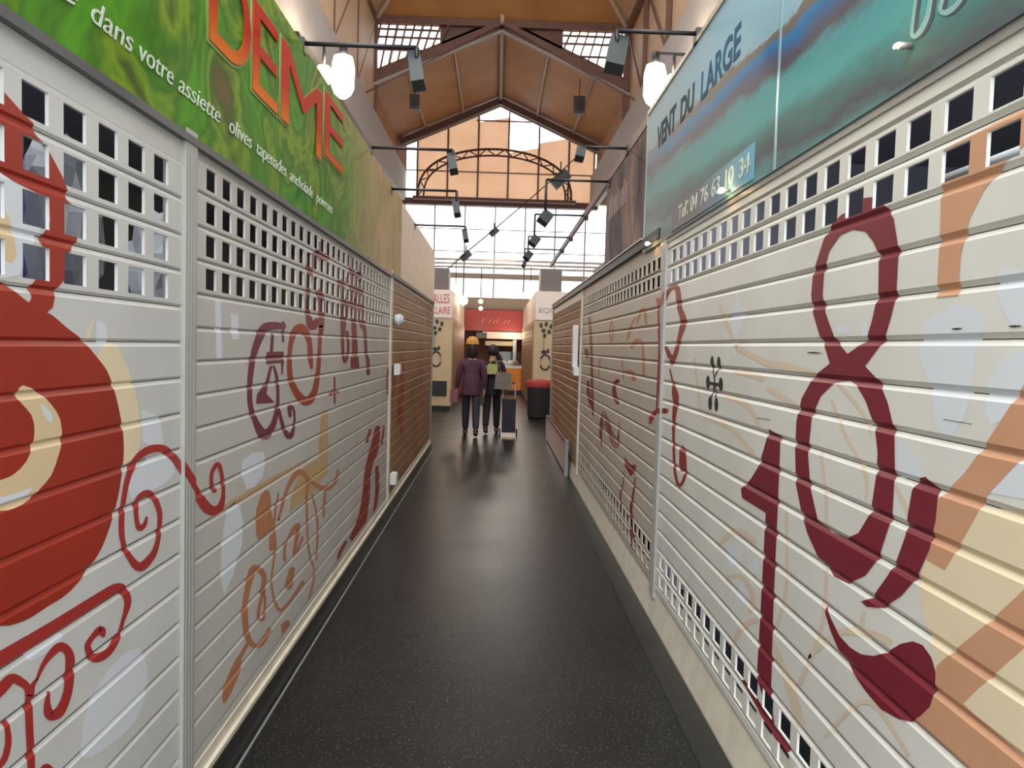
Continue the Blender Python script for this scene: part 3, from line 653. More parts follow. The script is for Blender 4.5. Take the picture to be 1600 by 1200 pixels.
# ------------------------------------------------------------------ stall bodies, plinths, sills
def stall(sg, y0, y1, a, label):
    e = empty('market_stall', label, 'market stall', (sg*2.2, (max(0, y0)+y1)/2, 0))
    zt = 2.9 if sg < 0 else 2.27
    box('rear_wall', (sg*3.2, y0, 0), (sg*3.26, y1, zt), inner, e)
    if sg > 0:
        box('rear_wall', (sg*3.2, y0, zt), (sg*3.26, 4.9, 2.9), inner, e); box('partition', (sg*(a+.09), 4.85, 0), (sg*3.2, 4.9, 2.9), inner, e)
    box('end_wall', (sg*(a+.05), y1-.05, 0), (sg*3.2, y1, zt), kiosk, e)
    if sg < 0: box('roof_panel', (sg*1.55, y0, 2.86), (sg*3.2, y1-.06, 2.90), inner, e)  # roof stops short of the front, a gap added to light the inside
    else:
        box('roof_panel', (sg*1.55, y0, 2.86), (sg*3.2, 4.9, 2.90), inner, e)
        box('roof_panel', (sg*(a+.09), 4.9, 2.25), (sg*3.2, y1-.06, 2.27), inner, e)
    box('shelf', (sg*2.6, y0, 1.15), (sg*3.18, y1-.08, 1.19), inner, e)
    return e
stall(-1, -1.2, 11.14, .985, 'closed market stall body behind the left shutters')
stall(1, -1.2, 12.9, .995, 'closed market stall body behind the right shutters')
struct(MB().box((-1.05, -1.2, 0), (-.94, 11.1, .118), plinth).build('baseboard_left'))
struct(MB().box((-1.05, -1.2, .118), (-.945, 11.1, .136), cream).box((-.985, -1.2, .136), (-.96, 11.1, .18), cream).build('trim_6'))
struct(MB().box((-.93, -1.2, 0), (-.921, 11.1, .004), galv).build('trim_7'))
g = MB(); g.face([(.955, -1.2, .012), (.955, 12.85, .012), (.985, 12.85, .20), (.985, -1.2, .20)], cream)
g.box((.955, -1.2, 0), (1.05, 12.85, .012), cream); g.face([(.985, -1.2, .20), (.985, 12.85, .20), (1.05, 12.85, .20), (1.05, -1.2, .20)], cream)
struct(g.build('baseboard_right'))
struct(MB().box((.83, -1.2, 0), (.95, 12.85, .004), plinth).build('trim_8'))

# things seen through the perforations on the left
plast = mat('cloudy_plastic', (170, 178, 190), .3, noise=.2, nscale=7)
def crumple(name, c, sx, sy, sz, m, seed, label, cat, group=None):
    random.seed(seed); bm = bmesh.new(); bmesh.ops.create_icosphere(bm, subdivisions=3, radius=1)
    for v in bm.verts:
        k = 1+.22*math.sin(v.co.x*5+seed)*math.cos(v.co.z*6+seed*2)+random.uniform(-.07, .07)
        v.co = Vector((v.co.x*sx*k, v.co.y*sy*k, v.co.z*sz*k))
    mz = min(v.co.z for v in bm.verts)
    me = bpy.data.meshes.new(name); 
    for v in bm.verts: v.co.z = max(v.co.z, mz*.8)
    bm.to_mesh(me); bm.free(); me.materials.append(m)
    o = bpy.data.objects.new(name, me); COL.objects.link(o); o.location = (c[0], c[1], c[2]-mz*.8); return tag(o, label, cat, group)
ct = empty('counter', 'counter inside the left stall behind the perforated slats', 'counter', (-1.35, 1.8, 0))
box('worktop', (-1.75, .2, 1.58), (-1.08, 4.5, 1.62), inner, ct); box('carcass', (-1.72, .25, 0), (-1.12, 4.45, 1.58), inner, ct)
crumple('plastic_bag', (-1.20, 1.10, 1.62), .13, .11, .30, plast, 3, 'clear plastic bag behind the leftmost holes of the pomegranate shutter', 'bag')
crumple('plastic_bag', (-1.19, 1.36, 1.62), .10, .09, .22, mat('red_bag', (160, 80, 74), .3, noise=.4, nscale=14), 5, 'reddish bag behind the holes beside the pomegranate stalk', 'bag')
crumple('plastic_bag', (-1.19, 2.02, 1.62), .11, .10, .28, mat('grey_bag', (150, 152, 158), .35, noise=.1), 8, 'grey sheet-like bag behind the third column of holes', 'bag')
crumple('plastic_bag', (-1.20, 1.70, 1.62), .11, .10, .28, mat('blue_bag', (66, 84, 170), .3, noise=.4, nscale=10), 11, 'blue bag behind the second column of holes', 'bag')
crumple('plastic_bag', (-1.3, 2.9, 1.62), .15, .12, .24, mat('grey_bag', (150,)*3), 12, 'grey bag behind the first holes of the second left shutter', 'bag')
for k in range(2):
    y = 1.0+k*.9
    e = empty('hanging_tube', 'white tube lamp hanging inside the right stall, %s' % ('nearer the camera' if k == 0 else 'farther along'), 'lamp', (1.5, y+.4, 2.2))
    MB().tube((1.5, y+.15, 2.2), (1.5, y+.62, 2.2), .022, white).build('tube', e)
    MB().tube((1.5, y+.38, 2.2), (1.5, y+.38, 2.87), .006, black, n=6).build('cord', e)

# ------------------------------------------------------------------ signs
def nodes(name):
    m = bpy.data.materials.new(name); m.use_nodes = True; n = m.node_tree
    return m, n, n.nodes['Principled BSDF'], n.links.new
def green_sign():
    m, n, b, L = nodes('olive_photo_print')
    t = n.nodes.new('ShaderNodeTexCoord'); mp = n.nodes.new('ShaderNodeMapping'); mp.inputs['Scale'].default_value = (1, 1, 1)
    L(t.outputs['Object'], mp.inputs[0])
    z = n.nodes.new('ShaderNodeTexNoise'); z.inputs['Scale'].default_value = 2.2; z.inputs['Detail'].default_value = 3; z.inputs['Distortion'].default_value = 1.2
    L(mp.outputs[0], z.inputs['Vector'])
    r = n.nodes.new('ShaderNodeValToRGB'); cr = r.color_ramp
    cr.elements[0].position = .28; cr.elements[0].color = (*lin((36, 116, 30)), 1)
    cr.elements[1].position = .75; cr.elements[1].color = (*lin((118, 90, 58)), 1)
    for p, c in ((.40, (92, 156, 34)), (.5, (70, 120, 34)), (.58, (128, 160, 44)), (.66, (78, 98, 40))):
        e = cr.elements.new(p); e.color = (*lin(c), 1)
    L(z.outputs[0], r.inputs[0])
    s = n.nodes.new('ShaderNodeSeparateXYZ'); L(t.outputs['Object'], s.inputs[0])
    z2 = n.nodes.new('ShaderNodeTexNoise'); z2.inputs['Scale'].default_value = 3; L(t.outputs['Object'], z2.inputs['Vector'])
    r3 = n.nodes.new('ShaderNodeValToRGB'); cr = r3.color_ramp
    cr.elements[0].position = .35; cr.elements[0].color = (*lin((200, 176, 130)), 1); cr.elements[1].position = .65; cr.elements[1].color = (*lin((176, 158, 104)), 1)
    L(z2.outputs[0], r3.inputs[0])
    mr = n.nodes.new('ShaderNodeMapRange'); mr.inputs[1].default_value = 4.3; mr.inputs[2].default_value = 5.8
    ad = n.nodes.new('ShaderNodeMath'); ad.operation = 'MULTIPLY_ADD'; ad.inputs[1].default_value = 1.2
    L(z2.outputs[0], ad.inputs[0]); L(s.outputs['Y'], ad.inputs[2])
    sb = n.nodes.new('ShaderNodeMath'); sb.operation = 'SUBTRACT'; sb.inputs[1].default_value = .6; L(ad.outputs[0], sb.inputs[0])
    L(sb.outputs[0], mr.inputs[0])
    mx = n.nodes.new('ShaderNodeMix'); mx.data_type = 'RGBA'; L(mr.outputs[0], mx.inputs[0]); L(r.outputs[0], mx.inputs[6]); L(r3.outputs[0], mx.inputs[7])
    L(mx.outputs[2], b.inputs['Base Color']); b.inputs['Roughness'].default_value = .6; b.inputs['Specular IOR Level'].default_value = .15
    return m
def sea_sign():
    m, n, b, L = nodes('coast_photo_print')
    t = n.nodes.new('ShaderNodeTexCoord'); s = n.nodes.new('ShaderNodeSeparateXYZ'); L(t.outputs['Object'], s.inputs[0])
    z = n.nodes.new('ShaderNodeTexNoise'); z.inputs['Scale'].default_value = 2.2; z.inputs['Detail'].default_value = 10; z.inputs['Roughness'].default_value = .68
    mp = n.nodes.new('ShaderNodeMapping'); mp.inputs['Scale'].default_value = (1, .8, 3); L(t.outputs['Object'], mp.inputs[0]); L(mp.outputs[0], z.inputs['Vector'])
    # photo print height: the shoreline climbs slightly towards the near end of the board
    a = n.nodes.new('ShaderNodeMath'); a.operation = 'MULTIPLY_ADD'; a.inputs[1].default_value = .22
    L(z.outputs[0], a.inputs[0]); L(s.outputs['Z'], a.inputs[2])
    a2 = n.nodes.new('ShaderNodeMath'); a2.operation = 'MULTIPLY_ADD'; a2.inputs[1].default_value = -.06; L(s.outputs['Y'], a2.inputs[0]); L(a.outputs[0], a2.inputs[2])
    mr = n.nodes.new('ShaderNodeMapRange'); mr.inputs[1].default_value = 2.11; mr.inputs[2].default_value = 3.01; L(a2.outputs[0], mr.inputs[0])
    r = n.nodes.new('ShaderNodeValToRGB'); cr = r.color_ramp
    cr.elements[0].position = 0; cr.elements[0].color = (*lin((96, 112, 116)), 1)
    cr.elements[1].position = 1; cr.elements[1].color = (*lin((150, 194, 214)), 1)
    for p, c in ((.10, (104, 150, 148)), (.17, (88, 92, 96)), (.26, (86, 128, 124)), (.34, (92, 168, 166)), (.45, (88, 156, 160)), (.50, (98, 92, 100)), (.545, (92, 96, 118)), (.58, (58, 118, 168)), (.62, (66, 130, 180)), (.635, (120, 112, 104)), (.67, (128, 118, 108)), (.685, (154, 190, 204)), (.85, (152, 196, 216))):
        e = cr.elements.new(p); e.color = (*lin(c), 1)
    L(mr.outputs[0], r.inputs[0])
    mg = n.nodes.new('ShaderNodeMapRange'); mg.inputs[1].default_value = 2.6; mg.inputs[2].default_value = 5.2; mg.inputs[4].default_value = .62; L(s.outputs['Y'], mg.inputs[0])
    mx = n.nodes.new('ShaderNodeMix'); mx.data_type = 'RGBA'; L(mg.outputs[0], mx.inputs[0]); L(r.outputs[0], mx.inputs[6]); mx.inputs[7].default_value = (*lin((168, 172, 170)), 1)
    L(mx.outputs[2], b.inputs['Base Color']); b.inputs['Roughness'].default_value = .55; b.inputs['Specular IOR Level'].default_value = .18
    return m
def text(body, size, m, name, parent, origin, sg, shear=0, width=None, height=None, ext=.002, offset=0, sx=1, font_w=None):
    cu = bpy.data.curves.new(name, 'FONT'); cu.body = body; cu.size = size; cu.shear = shear; cu.extrude = ext; cu.offset = offset
    ob = bpy.data.objects.new('tmp', cu); COL.objects.link(ob); bpy.context.view_layer.update()
    me = bpy.data.meshes.new_from_object(ob.evaluated_get(bpy.context.evaluated_depsgraph_get()))
    bpy.data.objects.remove(ob)
    xs_ = [v.co.x for v in me.vertices]; ys_ = [v.co.y for v in me.vertices]
    x0, x1, y0, y1 = min(xs_), max(xs_), min(ys_), max(ys_)
    kx = (width/(x1-x0)) if width else sx; ky = (height/(y1-y0)) if height else 1
    for v in me.vertices:
        lx, ly, lz = (v.co.x-x0)*kx, v.co.y*ky if not height else (v.co.y-y0)*ky, v.co.z
        if sg == 0: p = Vector((origin[0]+lx, origin[1]-lz, origin[2]+ly))             # faces -Y
        elif sg < 0: p = Vector((origin[0]+lz, origin[1]+lx, origin[2]+ly))             # left wall, faces +X
        else: p = Vector((origin[0]-lz, origin[1]-lx, origin[2]+ly))                    # right wall, faces -X
        v.co = p-(Vector(parent.location) if parent else Vector((0, 0, 0)))
    me.materials.clear(); me.materials.append(m)
    o = bpy.data.objects.new(name, me); COL.objects.link(o)
    if parent: o.parent = parent
    return o
gs = empty('stall_sign', 'green photo signboard with red and orange capitals above the left shutters', 'sign', (-.955, 3, 2.215))
gmat = green_sign()
o = MB().box((-1.04, -1.2, 2.215), (-.955, 7.28, 3.0), gmat).build('sign_board', gs, rel=False); 
for v in o.data.vertices: pass
o.parent = None; o.parent = gs; o.matrix_parent_inverse = Matrix.Translation(-Vector(gs.location))
box('edge_trim', (-1.05, -1.2, 2.195), (-.948, 7.28, 2.218), mat('dark_sign_edge', (92, 92, 96), .5), gs)
def grad_letter(name, zlo, zhi, c0, c1):
    m, n, b, L = nodes(name); t = n.nodes.new('ShaderNodeNewGeometry'); s = n.nodes.new('ShaderNodeSeparateXYZ'); L(t.outputs['Position'], s.inputs[0])
    mr = n.nodes.new('ShaderNodeMapRange'); mr.inputs[1].default_value = zlo; mr.inputs[2].default_value = zhi; L(s.outputs['Z'], mr.inputs[0])
    mx = n.nodes.new('ShaderNodeMix'); mx.data_type = 'RGBA'; L(mr.outputs[0], mx.inputs[0]); mx.inputs[6].default_value = (*lin(c0), 1); mx.inputs[7].default_value = (*lin(c1), 1)
    L(mx.outputs[2], b.inputs['Base Color']); b.inputs['Roughness'].default_value = .6; b.inputs['Specular IOR Level'].default_value = .1; return m
lred = grad_letter('orange_red_lettering', 2.55, 2.70, (232, 122, 30), (196, 48, 22)); pale = mat('pale_outline', (150, 168, 110), .7, spec=.1)
for ch, y0, wd, zb in (('D', 2.44, .39, 2.56), ('E', 2.86, .31, 2.545), ('M', 3.23, .72, 2.55), ('E', 4.02, .46, 2.60)):
    text(ch, .4, pale, 'letter_outline', gs, (-.953, y0-.016, zb-.012), -1, width=wd+.032, height=.364, offset=0)
    text(ch, .4, lred, 'letter', gs, (-.9485, y0, zb), -1, width=wd, height=.34, offset=0)
lw = mat('white_lettering', (214, 220, 204), .6, spec=.2)
for wd_, y0, y1 in (('e', 1.60, 1.70), ('dans', 1.755, 1.95), ('votre', 1.985, 2.185), ('assiette', 2.22, 2.545), ('olives', 2.632, 2.868), ('tapenades', 2.925, 3.33), ('anchoïade', 3.385, 3.80), ('poivrons', 3.87, 4.25)):
    asc = .068 if any(c in 'dltihbïv' and c != 'v' for c in wd_) else .045
    text(wd_, .08, lw, 'slogan', gs, (-.952, y0, 2.322), -1, shear=.25, width=y1-y0, ext=.001)
# sea sign
ss = empty('stall_sign', 'blue coastal photo signboard with a phone number above the right shutters', 'sign', (.96, 3, 2.245))
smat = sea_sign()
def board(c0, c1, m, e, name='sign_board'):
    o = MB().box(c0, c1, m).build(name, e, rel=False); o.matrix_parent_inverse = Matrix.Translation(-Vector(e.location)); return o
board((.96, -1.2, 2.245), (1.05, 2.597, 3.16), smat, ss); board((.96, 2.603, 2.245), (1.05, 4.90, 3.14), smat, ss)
box('seam_strip', (.957, 2.592, 2.245), (.962, 2.608, 3.14), mat('seam_strip', (150, 178, 186), .3), ss)
box('edge_trim', (.952, -1.2, 3.14), (1.06, 4.9, 3.165), mat('sign_edge_beige', (196, 186, 166), .4), ss)
box('lower_trim', (.966, -1.2, 2.222), (1.05, 4.42, 2.245), mat('sign_lower_edge', (150, 148, 146), .4), ss)
box('soffit_board', (.972, -1.2, 2.19), (.99, 4.26, 2.245), slat, ss)
ltr = mat('slate_lettering', (74, 84, 92), .7, spec=.1); ltb = mat('blue_grey_lettering', (66, 108, 134), .7, spec=.1)
text('VENT', .16, ltr, 'lettering', ss, (.9585, 4.60, 2.835), 1, width=.47, height=.14, ext=.001, offset=.004)
text('DU', .16, ltr, 'lettering', ss, (.9585, 4.02, 2.825), 1, width=.27, height=.13, ext=.001, offset=.004)
text('LARGE', .16, ltb, 'lettering', ss, (.9585, 3.62, 2.812), 1, width=.58, height=.14, ext=.001, offset=.003)
def grad_plate():
    m, n, b, L = nodes('phone_plate_print'); t = n.nodes.new('ShaderNodeNewGeometry'); s = n.nodes.new('ShaderNodeSeparateXYZ'); L(t.outputs['Position'], s.inputs[0])
    mr = n.nodes.new('ShaderNodeMapRange'); mr.inputs[1].default_value = 2.85; mr.inputs[2].default_value = 3.6; L(s.outputs['Y'], mr.inputs[0])
    mx = n.nodes.new('ShaderNodeMix'); mx.data_type = 'RGBA'; L(mr.outputs[0], mx.inputs[0]); mx.inputs[6].default_value = (*lin((96, 170, 196)), 1); mx.inputs[7].default_value = (*lin((124, 116, 118)), 1)
    L(mx.outputs[2], b.inputs['Base Color']); return m
box('phone_plate', (.9565, 2.815, 2.262), (.961, 4.12, 2.40), grad_plate(), ss)
for wd_, y0, y1 in (('Tel', 3.97, 3.81), (':', 3.785, 3.775), ('04', 3.72, 3.60), ('76', 3.54, 3.42), ('63', 3.36, 3.24), ('10', 3.16, 3.05), ('34', 2.98, 2.86)):
    text(wd_, .1, lw, 'phone_lettering', ss, (.9555, y0, 2.298), 1, width=y0-y1, height=.078, ext=.0008, offset=.001)
# big swash letters (bottoms) on the near board
sw = mat('teal_swash', (140, 190, 188), .4); swd = mat('dark_swash_shadow', (74, 76, 92), .4)
def swash(m, off, dx, name):
    sf = Surf(.9595-off, .5, 2.59, 2.25, 0, [], 0, 1, 1, m, flat=True, zt=3.1)
    sf.paint(S_(.9595, [(1440+dx,-90,7),(1436+dx,-30,6),(1429+dx,20,5),(1426+dx,56,6),(1438+dx,50,8),(1450+dx,26,8),(1456+dx,-5,7),(1470+dx,-60,7)],
        [(1484+dx,-60,6),(1476+dx,-10,6),(1470+dx,14,7),(1478+dx,20,9),(1493+dx,10,8),(1507+dx,-10,7),(1530+dx,-60,7)]), m, 1)
    o = sf.mb.build(name, ss); return o
swash(swd, 0, 5, 'swash_shadow'); swash(sw, .0006, 0, 'swash_letter')
# brown sign further along, dark fascia, top rail
def brown_sign():
    m, n, b, L = nodes('brown_photo_print'); t = n.nodes.new('ShaderNodeTexCoord')
    mp = n.nodes.new('ShaderNodeMapping'); mp.inputs['Scale'].default_value = (1, 2.4, 1.2); L(t.outputs['Object'], mp.inputs[0])
    z = n.nodes.new('ShaderNodeTexNoise'); z.inputs['Scale'].default_value = 1.5; z.inputs['Detail'].default_value = 4; L(mp.outputs[0], z.inputs['Vector'])
    r = n.nodes.new('ShaderNodeValToRGB'); cr = r.color_ramp
    cr.elements[0].position = .3; cr.elements[0].color = (*lin((58, 44, 48)), 1); cr.elements[1].position = .72; cr.elements[1].color = (*lin((168, 134, 114)), 1)
    e = cr.elements.new(.46); e.color = (*lin((98, 80, 78)), 1); e = cr.elements.new(.56); e.color = (*lin((120, 98, 92)), 1)
    L(z.outputs[0], r.inputs[0]); L(r.outputs[0], b.inputs['Base Color']); b.inputs['Roughness'].default_value = .6; b.inputs['Specular IOR Level'].default_value = .15; return m
bs = empty('stall_sign', 'brown mauve signboard with faint pale lettering beyond the blue coastal sign', 'sign', (.96, 5.9, 2.33))
board((.965, 4.93, 2.335), (1.05, 6.75, 3.10), brown_sign(), bs)
box('end_trim', (.958, 4.905, 2.245), (1.06, 4.935, 3.16), mat('pale_trim', (170, 176, 176), .4), bs)
pk = mat('pale_pink_lettering', (206, 178, 172), .4)
for k, (yy, zz, wd) in enumerate([(6.5, 2.86, .5), (6.0, 2.86, .38)]): text(('Chez', 'Lou')[k], .16, pk, 'lettering', bs, (.9635, yy, zz-.06), 1, width=wd, height=.15, ext=.001) if False else None
st = MB()
for k in range(9): st.beam((.9635, 6.55-k*.1, 2.74), (.9635, 6.5-k*.1, 2.90+.03*math.sin(k*2)), .002, .018, pk)
st.build('worn_lettering', bs)
fa = empty('awning_fascia', 'black rounded awning edge above the far right shutters', 'fascia', (.97, 8.6, 2.3))
MB().box((.95, 4.42, 2.275), (1.05, 12.85, 2.335), dark).build('fascia_bar', fa)
MB().box((.94, 4.93, 2.335), (1.05, 12.85, 2.345), mat('sign_edge_beige', (196, 186, 166))).build('top_edge', fa)
rl = empty('sign_rail', 'long thin brown rail running on from the top of the right signs', 'rail', (.97, 8.6, 3.08))
MB().beam((.975, 4.9, 3.13), (.975, 13.9, 3.13), .03, .07, mat('rail_brown', (112, 88, 78), .5)).build('rail_bar', rl)
pass
cf = empty('stall_fascia', 'blank cream fascia panel at the far end of the left row', 'fascia', (-.96, 9.3, 2.25))
MB().box((-1.04, 7.30, 2.235), (-.958, 11.14, 2.97), creamw).build('fascia_panel', cf)
MB().box((-1.05, 6.7, 2.20), (-.945, 11.14, 2.235), dark).build('lower_edge', cf)

# warm glints on the signs, added as small glowing ovals
warm = mat('warm_glint', (255, 214, 150), .3, emit=14)
def sign_glint(px, py, a, label, r=.022):
    y, z = wpt(px, py, a); e = empty('sign_glint', label, 'lamp', (a, y, z))
    MB().tube((a, y, z+.0), (a-.03, y, z), .008, galv).build('bracket', e)
    g = MB(); g.lathe([(0.001, -r*.6), (r*.8, -r*.4), (r, 0), (r*.8, r*.4), (.001, r*.6)], warm, (a-.035, y, z), 12, sq=(.6, 1.6)); g.build('bulb', e)
sign_glint(1140, 298, .955, 'glowing oval added for a warm glint under the phone number on the blue sign', .02)
sign_glint(1020, 381, .950, 'small glowing oval added for a glint at the corner of the brown sign', .02)
sign_glint(1424, 72, .957, 'tiny glowing oval added for a pale glint at the foot of the large sign lettering', .009)

# ------------------------------------------------------------------ floodlights on arms
def flood(sg, y, zarm, xl, hgt, wid, label, drop=0, ang=.2, aw=.96):
    e = empty('floodlight', label, 'floodlight', (sg*aw, y, zarm))
    MB().tube((sg*(aw+.03), y, zarm), (sg*xl, y, zarm), .011, black, n=8).build('arm', e)
    MB().box((sg*(aw-.01), y-.03, zarm-.05), (sg*(aw+.05), y+.03, zarm+.02), black).build('mounting_plate', e)
    g = MB(); x = sg*xl; z = zarm-hgt*.55-drop
    g.box((x-wid/2, y-.035, z-hgt/2), (x+wid/2, y+.035, z+hgt/2), lampgrey)
    for k in range(5): g.box((x-wid/2+wid*(k+.3)/5.2, y+.035, z-hgt*.4), (x-wid/2+wid*(k+.5)/5.2, y+.06, z+hgt*.4), lampgrey)
    for i in range(len(g.v)):
        v = Vector(g.v[i])-Vector((x, y, z)); v = Matrix.Rotation(ang*sg, 3, 'Y') @ Matrix.Rotation(-.5, 3, 'X') @ v; g.v[i] = tuple(v+Vector((x, y, z)))
    g.build('housing', e)
    MB().tube((x, y, zarm), (x, y, z+hgt*.2), .012, black, n=8).build('yoke', e)
    return e
flood(-1, 3.62, 3.02, .42, .20, .06, 'nearest grey floodlight on an arm from the left green sign')
flood(1, 3.75, 3.19, .56, .21, .09, 'big grey floodlight on an arm above the blue sign')
flood(-1, 5.5, 3.03, .36, .17, .06, 'second floodlight on an arm from the left sign')
flood(1, 5.7, 3.14, .60, .10, .07, 'small floodlight on an arm above the brown sign')
flood(-1, 6.55, 2.95, .385, .16, .06, 'floodlight hanging against the bright glass, third along the left signs', drop=.06)
flood(-1, 8.4, 2.94, .385, .14, .06, 'floodlight hanging against the bright glass, farthest along the left signs', drop=.03)
flood(1, 6.57, 3.08, .40, .12, .10, 'floodlight against the bright glass, third along the right signs', ang=.6, drop=.27)
flood(1, 8.5, 3.12, .40, .12, .10, 'floodlight against the bright glass, fourth along the right signs', ang=.6, drop=.24)
flood(1, 10.2, 3.12, .40, .12, .10, 'floodlight against the bright glass, fifth along the right signs', ang=.6, drop=.20)
flood(1, 11.5, 3.12, .40, .12, .06, 'farthest small floodlight along the right rail', ang=.3, drop=.16)
flood(1, 12.2, 3.05, 1.7, .18, .2, 'floodlight pointing outward past the brown sign', ang=.5) if False else None
# high spot boxes hung in the roof
def hung(px, py, Y, wd, hg, label, ztop):
    p = at(px, py, Y); e = empty('hanging_spotlight', label, 'spotlight', p)
    g = MB(); g.box((p.x-wd/2, Y-.1, p.z-hg/2), (p.x+wd/2, Y+.1, p.z+hg/2), mat('spot_dark', (70, 60, 56), .5)); g.build('housing', e)
    MB().tube((p.x, Y, p.z+hg/2), (p.x, Y, ztop), .015, black, n=6).build('rod', e)
    MB().tube((p.x, Y-.1, p.z-hg*.1), (p.x, Y-.14, p.z-hg*.1), wd*.35, lampgrey).build('lens', e)
hung(648, 160, 26, .34, .5, 'dark spotlight hung high under the left roof slope', 11.0)
hung(905, 165, 26, .4, .6, 'dark spotlight hung high under the right roof slope', 11.1)
# cable with spotlights crossing in front of the glass
c0 = at(684, 434, 17.9); c0.z = 3.3; c1 = at(905, 242, 17)
cab = MB(); a_, b_ = at(684, 434, 17.95), at(1052, 100, 24.2)
pts = [at(684, 434, 18.0), at(735, 389, 19.5), at(774, 357, 20.6), at(827, 312, 22), at(860, 283, 23), at(900, 246, 24)]
for p, q in zip(pts, pts[1:]): cab.tube(p, q, .018, dark, n=6)
tag(cab.build('suspension_cable'), 'thin dark cable slanting up to the right across the bright glass', 'cable')
for i, (px, py, Y, sc, lab) in enumerate([(876, 272, 23.6, 1.0, 'dark boxy lamp hanging from the slanting cable near its top'), (772, 357, 20.55, .45, 'tiny lamp at the middle of the slanting cable'), (728, 394, 19.3, .5, 'tiny lamp low on the slanting cable')]):
    p = at(px, py+3, Y); e = empty('cable_lamp', lab, 'lamp', p)
    g = MB(); g.beam(p+Vector((-.22*sc, 0, -.3*sc)), p+Vector((.22*sc, 0, .1*sc)), .3*sc, .34*sc, lampgrey); g.build('housing', e)
    MB().tube(p+Vector((0, 0, 0)), p+Vector((0, 0, .45*sc)), .02, black, n=6).build('hook', e)

# ------------------------------------------------------------------ big twin pendant lamps on brackets
glow = mat('lit_glass_white', (255, 250, 240), .3, emit=16); gloww = mat('lit_glass_warm', (255, 222, 165), .3, emit=12)
def twin(px, py, Y, qx, qy, sg, label):
    p = at(px, py, Y); q = at(qx, qy, Y); e = empty('twin_wall_lamp', label, 'lamp', (sg*3.95-.1, Y, p.z+.55))
    zz = p.z+.62
    MB().beam((sg*4.05-.1, Y, 7.8), (sg*3.95-.1, Y, zz), .08, .08, black).beam((sg*4.0-.1, Y, zz), (p.x, Y, zz), .05, .05, black).build('bracket', e)
    g = MB(); g.lathe([(.06, .42), (.18, .38), (.22, .2), (.22, -.2), (.16, -.34), (.06, -.42), (.001, -.43)], glow, tuple(p), 20); g.build('lantern_glass', e)
    MB().tube(p+Vector((0, 0, .38)), p+Vector((0, 0, .64)), .08, black).build('lantern_cap', e)
    g = MB(); g.lathe([(.001, .2), (.12, .16), (.17, 0), (.12, -.16), (.001, -.2)], gloww, tuple(q), 16); g.build('globe', e)
    MB().tube(q+Vector((0, 0, .18)), (q.x, Y, zz), .03, black).build('globe_stem', e)
    for c, pw, co in ((p, 60, (1, .93, .82)), (q, 35, (1, .78, .5))):
        l = bpy.data.lights.new('bulb', 'POINT'); l.energy = pw; l.color = co; l.shadow_soft_size = .2
        o = bpy.data.objects.new('bulb', l); COL.objects.link(o); o.parent = e; o.location = c+Vector((0, -.35, -.1))-Vector(e.location)
twin(536, 120, 15, 506, 117, -1, 'bright twin lamp over the green sign under the left girder')
twin(1023, 133, 15, 1052, 131, 1, 'bright twin lamp over the blue sign under the right girder')

# ------------------------------------------------------------------ far kiosks
signw = mat('kiosk_sign_white', (226, 214, 206), .5)
def kiosk_block(sg, x0, y0, y1, xo, label, ztop=3.2):
    e = empty('market_kiosk', label, 'kiosk', (x0, y0, 0))
    MB().box((x0, y0, .12), (xo, y1, 2.25), kiosk).build('body', e)
    MB().box((x0-sg*.02*-1, y0-.02, 2.25), (xo, y1, 2.92), signw).build('sign_band', e)
    MB().box((x0+sg*.12, y0+.05, 2.92), (x0+sg*.62, y0+.8, 3.45), mat('vent_grey', (112, 102, 100), .6)).build('roof_unit', e)
    MB().box((x0+sg*.02, y0+.02, 0), (xo, y1, .12), plinth).build('plinth', e)
    g = MB()
    for k in range(18):
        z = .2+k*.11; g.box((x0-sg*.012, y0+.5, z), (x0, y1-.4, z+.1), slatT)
    g.build('side_shutter', e)
    return e
kl = kiosk_block(-1, -1.08, 17.85, 24.6, -4.2, 'cream kiosk with red lettering beyond the left row')
redl = mat('red_lettering', (188, 66, 58), .5); greyl = mat('grey_lettering', (150, 144, 146), .5)
text('HALLES', .3, redl, 'lettering', kl, (-1.66, 17.825, 2.60), 0, width=.50, height=.22)
text('ST CLAIRE', .3, redl, 'lettering', kl, (-1.78, 17.825, 2.34), 0, width=.64, height=.17)
MB().box((-1.75, 17.82, .36), (-1.18, 17.86, .72), mat('vent_black', (30, 34, 36), .5)).build('vent_grille', kl)
kr = kiosk_block(1, .88, 17.4, 25.4, 4.2, 'cream kiosk with a pale white sign band beyond the right row')
text('EQUES', .3, greyl, 'lettering', kr, (.98, 17.375, 2.40), 0, width=.6, height=.13)
def motif(parent, X, Y, zc, s):
    sf = MB()
    def blob(cx, cz, rx, rz): sf.face([(X+s*(cx+rx*math.cos(t*math.pi/6)), Y, zc+s*(cz+rz*math.sin(t*math.pi/6))) for t in range(12)], P['ink'])
    for c in ((-.2, .95, .07, .1), (0, 1.0, .07, .1), (.2, .92, .07, .1), (-.1, .75, .09, .08), (.12, .7, .08, .09), (-.05, .55, .07, .09), (-.05, -.1, .12, .08), (.1, -.05, .05, .1)): blob(*c)
    for a0, a1 in (((-.08, .6), (-.08, -.2)),): sf.beam((X+s*a0[0], Y, zc+s*a0[1]), (X+s*a1[0], Y, zc+s*a1[1]), .004, s*.05, P['ink'])
    n = 14
    for k in range(n):
        t, u = 2*math.pi*k/n, 2*math.pi*(k+1)/n
        sf.beam((X+s*.2*math.cos(t), Y, zc+s*(-.5+.3*math.sin(t))), (X+s*.2*math.cos(u), Y, zc+s*(-.5+.3*math.sin(u))), .004, s*.07, P['ink'])
    sf.build('painted_motif', parent)
